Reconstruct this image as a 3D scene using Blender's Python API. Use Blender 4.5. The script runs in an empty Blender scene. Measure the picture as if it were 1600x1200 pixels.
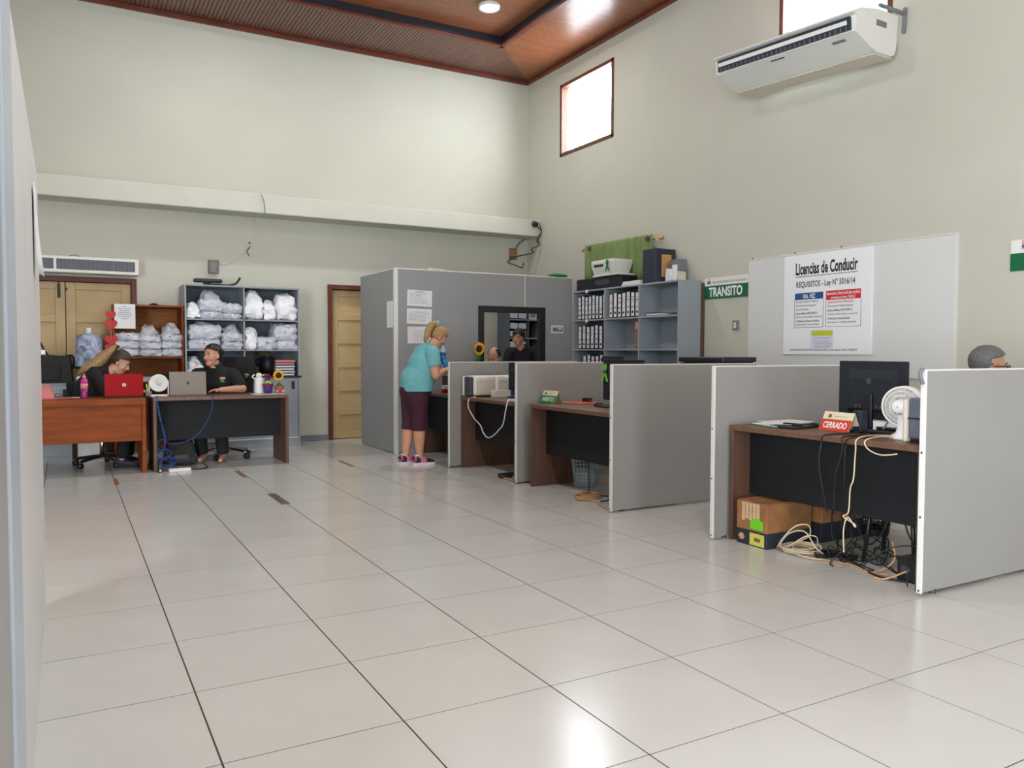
import bpy, bmesh, math, random
from mathutils import Vector, Matrix, noise
from mathutils.bvhtree import BVHTree
random.seed(7)
S = bpy.context.scene
COL = S.collection
PI = math.pi
# ---------------------------------------------------------------- camera
cam_d = bpy.data.cameras.new('camera'); cam = bpy.data.objects.new('camera', cam_d); COL.objects.link(cam)
cam_d.sensor_width = 36.0; cam_d.lens = 1247.35 / 1600 * 36; cam_d.clip_start = 0.02; cam_d.clip_end = 200
yaw, pitch, roll = 0.510293906, -0.0406890789, 0.00258589683
fw = Vector((math.sin(yaw)*math.cos(pitch), math.cos(yaw)*math.cos(pitch), math.sin(pitch)))
rt = Vector((math.cos(yaw), -math.sin(yaw), 0)); uu = rt.cross(fw)
r2 = rt*math.cos(roll) + uu*math.sin(roll); u2 = -rt*math.sin(roll) + uu*math.cos(roll)
M = Matrix((r2, u2, -fw)).transposed().to_4x4(); M.translation = Vector((-0.4045, -4.3509, 1.2830))
cam.matrix_world = M
S.camera = cam
# ---------------------------------------------------------------- sky, exposure, large lights
S.view_settings.view_transform = 'Standard'; S.view_settings.look = 'None'
S.view_settings.gamma = 1; S.view_settings.exposure = 0.41; S.view_settings.use_curve_mapping = False
W = bpy.data.worlds.new('world'); S.world = W; W.use_nodes = True
bgn = W.node_tree.nodes['Background']; bgn.inputs[0].default_value = (0.89, 0.957, 1.03, 1); bgn.inputs[1].default_value = 15.0
def portal(name, loc, rot, sx, sy):
    l = bpy.data.lights.new(name, 'AREA'); l.shape = 'RECTANGLE'; l.size = sx; l.size_y = sy
    l.cycles.is_portal = True
    o = bpy.data.objects.new(name, l); COL.objects.link(o); o.location = loc; o.rotation_euler = rot
XR, YB, ZC = 6.2, 6.95, 5.63          # right wall, back wall, ceiling
XL, YF = -4.6, -8.6                    # left wall and the wall behind the camera
portal('daylight_window_1', (6.45, 5.29, 4.76), (0, PI/2, 0), 1.1, 1.4)
portal('daylight_window_2', (6.45, 1.06, 4.76), (0, PI/2, 0), 1.1, 1.4)
portal('daylight_added_window_3', (6.45, -3.19, 4.76), (0, PI/2, 0), 1.1, 1.4)
portal('daylight_added_window_4', (6.45, -7.43, 4.76), (0, PI/2, 0), 1.1, 1.4)
portal('daylight_entrance', (1.8, YF-.25, 1.2), (PI/2, 0, 0), 1.2, 2.4)
portal('daylight_added_opening', (XL-.25, -5.75, 1.8), (0, -PI/2, 0), 3.6, 4.9)  # portal of the unseen opening added in the left wall
# ---------------------------------------------------------------- materials
def lin(c):
    return tuple((x/12.92 if x <= .04045 else ((x+.055)/1.055)**2.4) for x in c)
def mat(name, rgb, rough=.5, var=.06, scale=6., metal=0., bump=0., bscale=60., spec=.5, stretch=None, alpha=None, emit=None, rgb2=None, dist=0., coat=0.):
    m = bpy.data.materials.new(name); m.use_nodes = True
    nt = m.node_tree; N = nt.nodes; L = nt.links
    p = N['Principled BSDF']; p.inputs['Roughness'].default_value = rough; p.inputs['Metallic'].default_value = metal
    p.inputs['Specular IOR Level'].default_value = spec; p.inputs['Coat Weight'].default_value = coat
    c = lin([x/255 for x in rgb]); c2 = lin([x/255 for x in rgb2]) if rgb2 else tuple(min(1, x*(1-var*2)) for x in c)
    c1 = c if rgb2 else tuple(min(1, x*(1+var)) for x in c)
    tc = N.new('ShaderNodeTexCoord'); mp = N.new('ShaderNodeMapping')
    if stretch: mp.inputs['Scale'].default_value = stretch
    L.new(tc.outputs['Object'], mp.inputs[0])
    nz = N.new('ShaderNodeTexNoise'); nz.inputs['Scale'].default_value = scale; nz.inputs['Detail'].default_value = 4; nz.inputs['Distortion'].default_value = dist
    L.new(mp.outputs[0], nz.inputs['Vector'])
    rp = N.new('ShaderNodeValToRGB'); rp.color_ramp.elements[0].position = .3; rp.color_ramp.elements[1].position = .7
    rp.color_ramp.elements[0].color = (*c2, 1); rp.color_ramp.elements[1].color = (*c1, 1)
    L.new(nz.outputs[0], rp.inputs[0]); L.new(rp.outputs[0], p.inputs['Base Color'])
    if bump:
        n2 = N.new('ShaderNodeTexNoise'); n2.inputs['Scale'].default_value = bscale; n2.inputs['Detail'].default_value = 3
        L.new(mp.outputs[0], n2.inputs['Vector'])
        b = N.new('ShaderNodeBump'); b.inputs['Strength'].default_value = bump; b.inputs['Distance'].default_value = .01
        L.new(n2.outputs[0], b.inputs['Height']); L.new(b.outputs[0], p.inputs['Normal'])
    if alpha is not None: p.inputs['Alpha'].default_value = alpha
    if emit:
        p.inputs['Emission Color'].default_value = (*lin([x/255 for x in emit[0]]), 1); p.inputs['Emission Strength'].default_value = emit[1]
    return m
def glass_mat(name, tint=(1, 1, 1), gl=.06):
    m = bpy.data.materials.new(name); m.use_nodes = True; nt = m.node_tree; N = nt.nodes; L = nt.links
    N.remove(N['Principled BSDF']); t = N.new('ShaderNodeBsdfTransparent'); t.inputs[0].default_value = (*tint, 1)
    g = N.new('ShaderNodeBsdfGlossy'); g.inputs['Roughness'].default_value = .05
    mx = N.new('ShaderNodeMixShader'); mx.inputs[0].default_value = gl
    L.new(t.outputs[0], mx.inputs[1]); L.new(g.outputs[0], mx.inputs[2]); L.new(mx.outputs[0], N['Material Output'].inputs[0])
    return m
WOOD = (1, 9, 1)
MT = {}
def mk(key, *a, **k): MT[key] = mat(key, *a, **k)
mk('wall_cream', (193, 192, 178), .7, .02, 1.2, bump=.08, bscale=40)
mk('wall_beam', (202, 201, 188), .7, .02, 2, bump=.1, bscale=30)
mk('tile', (203, 203, 198), .19, .025, 2.2, spec=.45)
mk('grout', (76, 58, 46), .9, .1, 8)
mk('ceiling_slat', (114, 74, 57), .3, .18, 3, stretch=(14, .8, 14), spec=.5)
mk('ceiling_slat_x_lit', (142, 84, 52), .3, .18, 3, stretch=(.8, 14, 14), spec=.5)  # same wood as the back border; its lit orange sheen is in the colour
mk('ceiling_back', (38, 24, 18), .8)
mk('cornice', (104, 48, 32), .4, .15, 5)
mk('cornice_dark', (34, 36, 44), .35, .1, 5)
mk('grey_board', (150, 148, 145), .45, .015, 3, bump=.03, bscale=200)
mk('grey_board_tall', (152, 153, 154), .45, .015, 3, bump=.03, bscale=200)
mk('alu_edge', (222, 222, 218), .35, .02, 5)
mk('walnut', (112, 80, 64), .4, .14, 4, stretch=(6, .7, 6), dist=.4)
mk('walnut_z', (100, 72, 58), .45, .14, 4, stretch=(6, 6, .7), dist=.4)
mk('monitor_black', (34, 38, 43), .7, .04, 10, spec=.3)
mk('black_panel', (25, 27, 31), .6, .05, 20, spec=.3, bump=.05, bscale=150)
mk('orange_wood', (140, 70, 30), .55, .14, 3, stretch=(.8, 6, 7), dist=.5, spec=.2)
mk('orange_wood_dark', (158, 98, 54), .6, .14, 3, stretch=(1, 5, 7), dist=.5, spec=.2)
mk('door_paint', (190, 164, 118), .5, .06, 3, bump=.05)
mk('door_frame', (98, 44, 26), .5, .12, 6)
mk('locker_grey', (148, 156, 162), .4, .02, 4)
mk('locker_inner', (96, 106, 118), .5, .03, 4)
mk('shelf_grey', (150, 160, 168), .45, .02, 4)
mk('white_plastic', (226, 226, 222), .35, .015, 5)
mk('off_white', (214, 206, 190), .4, .02, 5)
mk('board_panel', (213, 214, 212), .3, .01, 2)
mk('white_board', (236, 238, 241), .3, .01, 2)
mk('paper', (232, 232, 234), .7, .015, 5)
mk('paper_blue', (218, 222, 240), .6, .05, 9, bump=.2, bscale=30)
mk('black_plastic', (26, 28, 31), .4, .05, 10)
mk('black_matte', (20, 21, 23), .7, .08, 20)
mk('dark_grey', (62, 66, 74), .45, .04, 8)
mk('printer_grey', (92, 96, 108), .5, .04, 8)
mk('panel_light', (206, 204, 203), .45, .015, 3, bump=.03, bscale=200)
mk('print_grey', (140, 142, 150), .8, .02)
mk('mid_grey', (118, 122, 128), .5, .04, 8)
mk('chrome', (190, 190, 192), .2, .02, 8, metal=1)
mk('brass', (196, 150, 70), .3, .05, 8, metal=1)
mk('wood_frame', (104, 62, 44), .5, .15, 9)
mk('ink', (28, 28, 34), .8, .02)
mk('ink_grey', (96, 98, 106), .8, .02)
mk('ink_red', (196, 42, 56), .7, .02)
mk('ink_white', (240, 242, 240), .6, .01)
mk('sign_green', (14, 100, 62), .4, .04, 5)
mk('sign_green_light', (34, 138, 60), .4, .04, 5)
mk('sign_red', (204, 62, 40), .4, .04, 5)
mk('sign_blue', (34, 82, 140), .4, .03, 5)
mk('poster_red', (206, 40, 56), .4, .03, 5)
mk('yellow_green', (190, 206, 50), .5, .05, 9)
mk('note_lilac', (216, 218, 232), .6, .02, 9)
mk('cream_card', (228, 216, 186), .5, .03, 5)
mk('cardboard', (158, 110, 66), .7, .14, 7, dist=.5)
mk('cardboard_dark', (38, 44, 58), .6, .1, 9)
mk('sticker_green', (112, 210, 30), .5, .03)
mk('sticker_yellow', (206, 200, 96), .5, .03)
mk('tape', (206, 178, 140), .25, .1, 14)
mk('orange_card', (232, 96, 40), .5, .04)
mk('green_card', (30, 140, 70), .5, .04)
mk('curtain_green', (122, 142, 88), .85, .06, 12, bump=.15, bscale=200)
mk('red_plastic', (160, 8, 16), .5, .03, 6, spec=.15)
mk('laptop_grey', (140, 130, 120), .5, .02, 8, spec=.3)
mk('red_heart', (196, 20, 32), .5, .06)
mk('pink', (226, 140, 146), .6, .05)
mk('magenta_plastic', (206, 52, 140), .25, .05)
mk('magenta_dark', (150, 40, 110), .25, .05)
mk('purple', (74, 40, 110), .5, .08)
mk('terracotta', (168, 96, 64), .7, .08)
mk('leaf', (52, 130, 40), .6, .15, 20)
mk('petal_yellow', (244, 176, 18), .6, .08, 20)
mk('seed_brown', (58, 36, 22), .9, .2, 60)
mk('red_flower', (150, 20, 34), .7, .2, 30)
mk('cable_blue', (34, 68, 126), .5, .05)
mk('cable_cream', (214, 198, 166), .5, .04)
mk('cable_tan', (196, 150, 104), .5, .06)
mk('cable_black', (24, 25, 28), .5, .05)
mk('basket_blue', (150, 172, 186), .5, .04)
mk('navy', (38, 46, 62), .5, .06)
mk('wrap', (238, 240, 250), .22, .08, 16, bump=.9, bscale=26, alpha=.58)
mk('bag_white', (247, 247, 251), .35, .04, 8, bump=.8, bscale=14)
mk('ribbon_green', (40, 120, 60), .5, .08)
mk('ribbon_lime', (120, 200, 70), .5, .08)
mk('teal_bottle', (46, 130, 190), .25, .1, 14)
mk('label_orange', (206, 160, 96), .6, .1, 20)
mk('bag_dark', (50, 48, 44), .85, .1, 12)
mk('salmon', (204, 122, 116), .6, .06)
mk('strip_blue', (172, 180, 190), .4, .02, 5)
mk('olive', (104, 84, 56), .8, .2, 20)
mk('steel_strip', (120, 110, 102), .35, .1, 20, metal=.5)
mk('stain', (150, 104, 72), .5, .2, 30)
# people
mk('skin_light', (214, 158, 128), .5, .05, 20)
mk('skin_tan', (202, 148, 118), .5, .05, 20)
mk('skin_leg', (196, 142, 110), .5, .05, 20)
mk('skin_red', (184, 136, 112), .5, .06, 20)
mk('lip', (170, 84, 76), .45, .04)
mk('lip_red', (190, 48, 46), .4, .04)
mk('eye_white', (205, 196, 188), .25, .01)
mk('iris', (40, 26, 18), .2, .02)
mk('hair_black', (24, 20, 19), .45, .2, 40, stretch=(8, 8, 1.5))
mk('hair_blonde', (176, 140, 88), .5, .22, 24, stretch=(6, 6, 1.2))
mk('hair_brown', (62, 46, 36), .5, .2, 30, stretch=(6, 6, 1.2))
mk('hair_dirty', (168, 138, 92), .5, .25, 24, stretch=(6, 6, 1.2))
mk('hair_grey', (98, 98, 100), .55, .25, 40, stretch=(6, 6, 2))
mk('cloth_black', (22, 22, 26), .85, .08, 18, bump=.1, bscale=120)
mk('cloth_navy', (26, 27, 36), .85, .08, 18, bump=.1, bscale=120)
mk('cloth_teal', (112, 182, 190), .85, .05, 10, bump=.15, bscale=60)
mk('cloth_plum', (66, 26, 48), .8, .06, 12, bump=.1, bscale=120)
mk('cloth_grey', (120, 124, 130), .85, .06, 14)
mk('shoe_pink', (206, 110, 150), .6, .08, 20)
mk('shoe_dark', (44, 34, 58), .6, .08, 20)
mk('shoe_white', (230, 228, 230), .5, .03)
mk('lamp_white', (255, 255, 255), .5, .0, emit=((255, 252, 244), 22.))
GLASS = glass_mat('window_glass')
# ---------------------------------------------------------------- mesh helpers
class B:
    def __init__(s): s.bm = bmesh.new()
    def box(s, x0, x1, y0, y1, z0, z1, bev=0., seg=1, rot=None):
        mt = Matrix.Translation(((x0+x1)/2, (y0+y1)/2, (z0+z1)/2))
        if rot is not None: mt = mt @ rot
        mt = mt @ Matrix.Diagonal((abs(x1-x0), abs(y1-y0), abs(z1-z0), 1))
        r = bmesh.ops.create_cube(s.bm, size=1, matrix=mt)
        if bev:
            es = list({e for v in r['verts'] for e in v.link_edges})
            bmesh.ops.bevel(s.bm, geom=es, offset=bev, segments=seg, profile=.5, affect='EDGES')
        return s
    def cyl(s, p0, p1, r0, r1=None, n=20, caps=True):
        p0 = Vector(p0); p1 = Vector(p1); r1 = r0 if r1 is None else r1
        d = p1-p0; q = d.to_track_quat('Z', 'Y').to_matrix().to_4x4()
        mt = Matrix.Translation((p0+p1)/2) @ q
        bmesh.ops.create_cone(s.bm, cap_ends=caps, segments=n, radius1=r0, radius2=r1, depth=d.length, matrix=mt)
        return s
    def ell(s, c, r, n=20, m=14, rot=None):
        if not hasattr(r, '__len__'): r = (r, r, r)
        mt = Matrix.Translation(c)
        if rot is not None: mt = mt @ rot
        bmesh.ops.create_uvsphere(s.bm, u_segments=n, v_segments=m, radius=1, matrix=mt @ Matrix.Diagonal((*r, 1)))
        return s
    def cap(s, p0, p1, r0, r1, n=16):
        p0 = Vector(p0); p1 = Vector(p1)
        s.cyl(p0, p1, r0, r1, n); s.ell(p0, r0, n, 10); s.ell(p1, r1, n, 10); return s
    def rings(s, rings, closed=True, cap=True):
        vs = [[s.bm.verts.new(p) for p in r] for r in rings]
        n = len(vs[0])
        for a, b in zip(vs, vs[1:]):
            for i in range(n if closed else n-1):
                s.bm.faces.new((a[i], a[(i+1) % n], b[(i+1) % n], b[i]))
        if cap and closed:
            s.bm.faces.new(list(reversed(vs[0]))); s.bm.faces.new(vs[-1])
        return s
    def loft(s, secs, n=20, xa=(1, 0, 0)):
        # secs: list of (centre, half width, half depth); width runs along xa
        P = [Vector(c) for c, _, _ in secs]; xa = Vector(xa); R = []
        for i, (c, w, d) in enumerate(secs):
            t = (P[min(i+1, len(P)-1)] - P[max(i-1, 0)]).normalized()
            x = (xa - t*xa.dot(t)).normalized(); y = t.cross(x)
            R.append([P[i] + x*w*math.cos(2*PI*k/n) + y*d*math.sin(2*PI*k/n) for k in range(n)])
        return s.rings(R)
    def lathe(s, prof, c=(0, 0, 0), n=24, axis=None):
        q = Vector(axis).to_track_quat('Z', 'Y').to_matrix() if axis else Matrix.Identity(3)
        c = Vector(c)
        return s.rings([[c + q @ Vector((r*math.cos(2*PI*k/n), r*math.sin(2*PI*k/n), z)) for k in range(n)] for r, z in prof])
    def tube(s, pts, r, n=6, sub=6):
        P = [Vector(p) for p in pts]
        if len(P) > 2 and sub > 1:
            Q = []
            for i in range(len(P)-1):
                a, b, c, d = P[max(i-1, 0)], P[i], P[i+1], P[min(i+2, len(P)-1)]
                for k in range(sub):
                    t = k/sub
                    Q.append(.5*((2*b) + (c-a)*t + (2*a-5*b+4*c-d)*t*t + (3*b-a-3*c+d)*t**3))
            P = Q + [P[-1]]
        R = []; x = None
        for i, p in enumerate(P):
            t = (P[min(i+1, len(P)-1)] - P[max(i-1, 0)])
            if t.length < 1e-9: t = Vector((0, 0, 1))
            t.normalize()
            if x is None: x = t.orthogonal().normalized()
            x = x - t*x.dot(t)
            x = x.normalized() if x.length > 1e-6 else t.orthogonal().normalized()
            y = t.cross(x)
            R.append([p + (x*math.cos(2*PI*k/n) + y*math.sin(2*PI*k/n))*r for k in range(n)])
        return s.rings(R)
    def prism(s, poly, thick, o=(0, 0, 0), u=(1, 0, 0), v=(0, 0, 1)):
        # a flat outline in the plane (u, v), given thickness along u x v
        o = Vector(o); u = Vector(u); v = Vector(v); w = u.cross(v).normalized()*thick
        return s.rings([[o + u*a + v*b for a, b in poly], [o + u*a + v*b + w for a, b in poly]])
    def quad(s, *p):
        s.bm.faces.new([s.bm.verts.new(q) for q in p]); return s
    def xf(s, m):
        bmesh.ops.transform(s.bm, matrix=m, verts=s.bm.verts); return s
    def out(s, name, m, parent=None, smooth=False, loc=None, kind=None, label=None):
        bmesh.ops.recalc_face_normals(s.bm, faces=s.bm.faces)
        me = bpy.data.meshes.new(name); s.bm.to_mesh(me); s.bm.free()
        return put(name, me, m, parent, smooth, loc, kind, label)
def put(name, me, m, parent=None, smooth=False, loc=None, kind=None, label=None):
    if m is not None:
        me.materials.clear(); me.materials.append(MT[m] if isinstance(m, str) else m)
    if smooth:
        me.polygons.foreach_set('use_smooth', [True]*len(me.polygons))
    o = bpy.data.objects.new(name, me); COL.objects.link(o)
    if parent is not None: o.parent = parent
    if loc is not None: o.location = loc
    if kind: o['kind'] = kind
    if label: o['label'] = label
    return o
def thing(name, label, cat, loc=(0, 0, 0), rz=0, group=None):
    o = bpy.data.objects.new(name, None); COL.objects.link(o); o.empty_display_size = .05
    o.location = loc; o.rotation_euler = (0, 0, rz)
    return tag(o, label, cat, group)
def tag(o, label, cat, group=None):
    o['label'] = label; o['category'] = cat
    if group: o['group'] = group
    return o
def copy_tree(o, parent=None):
    c = o.copy(); COL.objects.link(c); c.parent = parent
    for ch in list(o.children): copy_tree(ch, c)
    return c
TEXTS = []
def text(parent, s, o, u, v, w, h, m='ink', bold=0., name='lettering', lift=.0012):
    # lettering fitted to the rectangle at o spanned by u*w and v*h
    TEXTS.append((parent, s, Vector(o), Vector(u), Vector(v), w, h, m, bold, name, lift))
def flush_texts():
    tmp = []
    for t in TEXTS:
        cu = bpy.data.curves.new('t', 'FONT'); cu.body = t[1]; cu.offset = t[8]; cu.resolution_u = 3
        ob = bpy.data.objects.new('t', cu); COL.objects.link(ob); tmp.append(ob)
    bpy.context.view_layer.update(); dg = bpy.context.evaluated_depsgraph_get()
    for ob, t in zip(tmp, TEXTS):
        me = bpy.data.meshes.new_from_object(ob.evaluated_get(dg))
        parent, s, o, u, v, w, h, m, bold, name, lift = t
        xs = [q.co.x for q in me.vertices]; ys = [q.co.y for q in me.vertices]
        x0, x1, y0, y1 = min(xs), max(xs), min(ys), max(ys); n = u.cross(v).normalized()*lift
        for q in me.vertices:
            q.co = o + u*((q.co.x-x0)/(x1-x0)*w) + v*((q.co.y-y0)/max(y1-y0, 1e-6)*h) + n
        me.update(); put(name, me, m, parent)
    for ob in tmp: bpy.data.objects.remove(ob)
REM = []
def remesh(b, name, m, parent, voxel=.007, smooth=4):
    # joins overlapping volumes into one continuous skin; done in one pass by flush_remesh
    bmesh.ops.recalc_face_normals(b.bm, faces=b.bm.faces)
    me = bpy.data.meshes.new(name); b.bm.to_mesh(me); b.bm.free()
    o = put(name, me, m, parent)
    md = o.modifiers.new('r', 'REMESH'); md.mode = 'VOXEL'; md.voxel_size = voxel; md.use_smooth_shade = True
    if smooth:
        ms = o.modifiers.new('s', 'SMOOTH'); ms.factor = .5; ms.iterations = smooth
    REM.append((o, m)); return o
def flush_remesh():
    bpy.context.view_layer.update(); dg = bpy.context.evaluated_depsgraph_get()
    new = [bpy.data.meshes.new_from_object(o.evaluated_get(dg)) for o, m in REM]
    for (o, m), me in zip(REM, new):
        o.modifiers.clear(); o.data = me; me.materials.clear(); me.materials.append(MT[m] if isinstance(m, str) else m)
    REM.clear()
def struct(b, name, m, parent=None, smooth=False, label=None):
    o = b.out(name, m, parent, smooth)
    o['kind'] = 'structure'
    if label: o['label'] = label
    return o
# ---------------------------------------------------------------- the room
TX, TY = .6, .5972
floor = struct(B().box(XL, XR+.2, YF, YB+.3, -.14, -.0012), 'floor', 'grout')
t0 = B().box(0, TX-.006, 0, TY-.005, -.012, 0); t0 = t0.out('tile', 'tile', floor)
tme = t0.data; bpy.data.objects.remove(t0)
far = B()
for i in range(-8, 11):
    for j in range(-12, 15):
        x0 = i*TX+.003; y0 = j*TY+.0025
        x1 = min(x0+TX-.006, XR); y1 = min(y0+TY-.005, YB+.12)
        if x1-x0 < .02 or y1-y0 < .02: continue
        near = (i >= -2 and j >= -5)
        if near and x1-x0 > TX-.01 and y1-y0 > TY-.01:
            o = bpy.data.objects.new('tile', tme); COL.objects.link(o); o.parent = floor; o.location = (x0, y0, 0)
        elif near: B().box(0, x1-x0, 0, y1-y0, -.012, 0).out('tile', 'tile', floor, loc=(x0, y0, 0))
        else: far.box(x0, x1, y0, y1, -.012, 0)
far.out('tile_field', 'tile', floor, kind='stuff')
def wall_x(name, x0, x1, y0, y1, holes):     # a wall with y along it and rectangular openings
    b = B(); ys = y0
    for (h0, h1, z0, z1) in sorted(holes):
        b.box(x0, x1, ys, h0, 0, ZC+.3); b.box(x0, x1, h0, h1, 0, z0); b.box(x0, x1, h0, h1, z1, ZC+.3); ys = h1
    b.box(x0, x1, ys, y1, 0, ZC+.3)
    return struct(b, name, 'wall_cream')
W1 = (4.62, 5.965, 4.225, 5.295); W2 = (0.40, 1.715, 4.225, 5.295)
wall_right = wall_x('wall_right', XR, XR+.2, YF, YB+.3, [(-8.10, -6.785, 4.225, 5.295), (-3.85, -2.535, 4.225, 5.295), W2, W1])  # first two openings: unseen windows added to light the tall panel
wall_left = wall_x('wall_left', XL-.2, XL, YF, YB+.3, [(-8.2, -3.3, .0, 3.6)])  # unseen opening, added and sized to light the right wall
D1 = (2.955, 3.93, 0, 2.17); D2 = (-1.12, .345, 0, 2.15)
b = B()
b.box(XL, D2[0], YB, YB+.3, 0, ZC+.3).box(D2[0], D2[1], YB, YB+.3, D2[3], ZC+.3).box(D2[1], D1[0], YB, YB+.3, 0, ZC+.3)
b.box(D2[0]-.2, D1[1]+.2, YB+.26, YB+.36, -.1, 2.6).box(D1[0], D1[1], YB, YB+.3, D1[3], ZC+.3).box(D1[1], XR+.2, YB, YB+.3, 0, ZC+.3)  # first box: unseen slab added behind the doors to block light leaks
wall_back = struct(b, 'wall_back', 'wall_cream')
b = B(); b.box(XL, 1.2, YF-.2, YF, 0, ZC+.3).box(2.4, XR, YF-.2, YF, 0, ZC+.3).box(1.2, 2.4, YF-.2, YF, 2.4, ZC+.3)
wall_front = struct(b, 'wall_front', 'wall_cream')
# soffit beam on the back wall, with its crack and baseboards
trim_1 = struct(B().box(XL, XR, 6.54, YB, 3.10, 3.355, .012, 2), 'trim_1', 'wall_beam', label='cream soffit beam along the back wall')
baseboard_back = struct(B().box(2.32, 2.905, 6.925, YB+.002, 0, .085, .004), 'baseboard_back', 'mid_grey')
struct(B().box(.36, 2.32, 6.93, YB+.002, 0, .085, .004), 'baseboard_back', 'mid_grey')
# ceiling: a flat border of slats round a shallow raised tray
ceiling = struct(B().box(XL-.2, XR+.2, YF-.2, YB+.3, ZC+.17, ZC+.3), 'ceiling', 'ceiling_back')
CX, CY = 5.09, 5.79         # inner corner of the border
b = B(); sw = .05; x = CX - 7.4
while x < XR-.02:           # back border, slats run from the back wall to the tray, mitred in the corner
    y0 = CY if x < CX else CY + (x-CX)*(YB-CY)/(XR-CX)
    b.box(x+.004, x+sw-.004, y0, YB, ZC, ZC+.02, 0); x += sw
b.out('slats', 'ceiling_slat', ceiling, kind='stuff')
b = B(); y = YF + .3
while y < YB-.02:           # border along the right wall
    x0 = CX if y < CY else CX + (y-CY)*(XR-CX)/(YB-CY)
    b.box(x0, XR, y+.003, y+sw-.003, ZC+.001, ZC+.021, 0); y += sw
b.out('slats', 'ceiling_slat_x_lit', ceiling, kind='stuff')
b = B(); y = YF + .3
while y < CY:               # the tray
    b.box(-2.6, CX, y+.003, y+sw-.003, ZC+.11, ZC+.13, 0); y += sw
b.out('slats', 'ceiling_slat_x_lit', ceiling, kind='stuff')
B().box(-2.6, CX+.02, CY-.03, CY+.02, ZC+.0, ZC+.125).box(CX-.03, CX+.02, YF, CY, ZC+.0, ZC+.125).out('tray_border', 'cornice_dark', ceiling)
B().box(-2.6, CX+.05, CY-.035, CY+.03, ZC-.03, ZC+.006, .006).box(CX-.035, CX+.03, YF, CY+.03, ZC-.03, ZC+.006, .006).out('tray_edging', 'cornice', ceiling)
B().box(XL, -2.6, YF, YB, ZC, ZC+.02).out('border_board', 'ceiling_slat', ceiling)
trim_2 = struct(B().box(XL, XR, YB-.05, YB+.01, ZC-.06, ZC+.005, .012), 'trim_2', 'cornice')
trim_3 = struct(B().box(XR-.05, XR+.01, YF, YB-.05, ZC-.06, ZC+.005, .012), 'trim_3', 'cornice')
for n, (y0, y1, z0, z1) in ((1, W1), (2, W2), (3, (-3.85, -2.535, 4.225, 5.295)), (4, (-8.10, -6.785, 4.225, 5.295))):  # third and fourth are unseen, added for side light
    b = B(); f = .05
    b.box(XR-.015, XR+.09, y0, y0+f, z0, z1, .005).box(XR-.015, XR+.09, y1-f, y1, z0, z1, .005)
    b.box(XR-.015, XR+.09, y0, y1, z0, z0+f, .005).box(XR-.015, XR+.09, y0, y1, z1-f, z1, .005)
    wn = struct(b, 'window_%d' % n, 'wood_frame')
    b = B().box(XR+.10, XR+.13, y0, y1, z0, z0+.02).box(XR+.10, XR+.13, y0, y1, z1-.02, z1).box(XR+.10, XR+.13, y0, y0+.02, z0, z1).box(XR+.10, XR+.13, y1-.02, y1, z0, z1)
    b.out('sash', 'wood_frame', wn)
    B().box(XR+.112, XR+.118, y0+.01, y1-.01, z0+.01, z1-.01).out('pane', GLASS, wn)
# ceiling lamps
def lamp(x, y, label, k=1.):
    t = thing('ceiling_lamp', label, 'lamp', (x, y, ZC+.11))
    B().lathe([(.001, -.05), (.10, -.05), (.105, -.04), (.105, -.03), (.001, -.03)], n=32).out('diffuser', 'lamp_white', t, True)
    B().lathe([(.106, -.03), (.135, -.052), (.14, -.03), (.14, 0), (.106, 0)], n=32).out('rim', 'white_plastic', t, True)
    l = bpy.data.lights.new('lamp_light', 'AREA'); l.shape = 'DISK'; l.size = .2; l.energy = LAMP_W*k; l.color = (.97, .985, 1)
    o = bpy.data.objects.new('lamp_light', l); COL.objects.link(o); o.parent = t; o.location = (0, 0, -.056)
    return t
LAMP_W = 30
lamp(4.44, 4.93, 'round white lamp on the raised part of the wooden ceiling')
lamp(1.2, 4.93, 'added unseen round white ceiling lamp over the floor between walnut desk and cubicle')  # out of view, added to brighten the far floor
lamp(1.2, .8, 'added unseen round white ceiling lamp over the open floor before the booths', 1.8)  # out of view, added for floor light and the air conditioner's wall shadow
lamp(1.2, -3.4, 'added unseen round white ceiling lamp over the floor behind the closest booth', 1.8)  # out of view, added to brighten the divider fronts
# ---------------------------------------------------------------- doors
def panel_door(n, x0, x1, ztop, leaves, ylow, frame_w=.065):
    # frame set in the opening, each leaf with its stiles and sunk panels
    b = B(); b.box(x0-frame_w, x0, YB-.03, YB+.12, 0, ztop+frame_w, .004).box(x1, x1+frame_w, YB-.03, YB+.12, 0, ztop+frame_w, .004).box(x0, x1, YB-.03, YB+.12, ztop, ztop+frame_w, .004)
    d = struct(b, 'door_%d' % n, 'door_frame')
    w = (x1-x0)/leaves
    for k in range(leaves):
        a, c = x0+k*w+.004, x0+(k+1)*w-.004
        lf = B().box(a, c, ylow+.026, ylow+.05, .008, ztop-.004).out('door_leaf', 'door_paint', d)
        st = .105
        b = B().box(a, a+st, ylow, ylow+.03, .008, ztop-.004, .004).box(c-st, c, ylow, ylow+.03, .008, ztop-.004, .004)
        b.out('stile', 'door_paint', lf)
        rows = 6 if n == 1 else 5
        zs = [.008+i*(ztop-.012-.09)/rows for i in range(rows+1)]
        for z in zs:
            B().box(a+st, c-st, ylow+.002, ylow+.03, z, z+.09, .004).out('rail', 'door_paint', lf)
    return d
d1 = panel_door(1, D1[0], D1[1], D1[3], 1, YB+.08)
B().box(D1[0]+.02, D1[0]+.032, YB+.068, YB+.082, 1.72, 1.84, .003).out('hinge', 'dark_grey', d1)
B().box(D1[0]+.02, D1[0]+.032, YB+.068, YB+.082, .92, 1.04, .003).out('hinge', 'dark_grey', d1)
d2 = panel_door(2, D2[0], D2[1], D2[3]-.02, 2, YB+.02)
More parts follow.
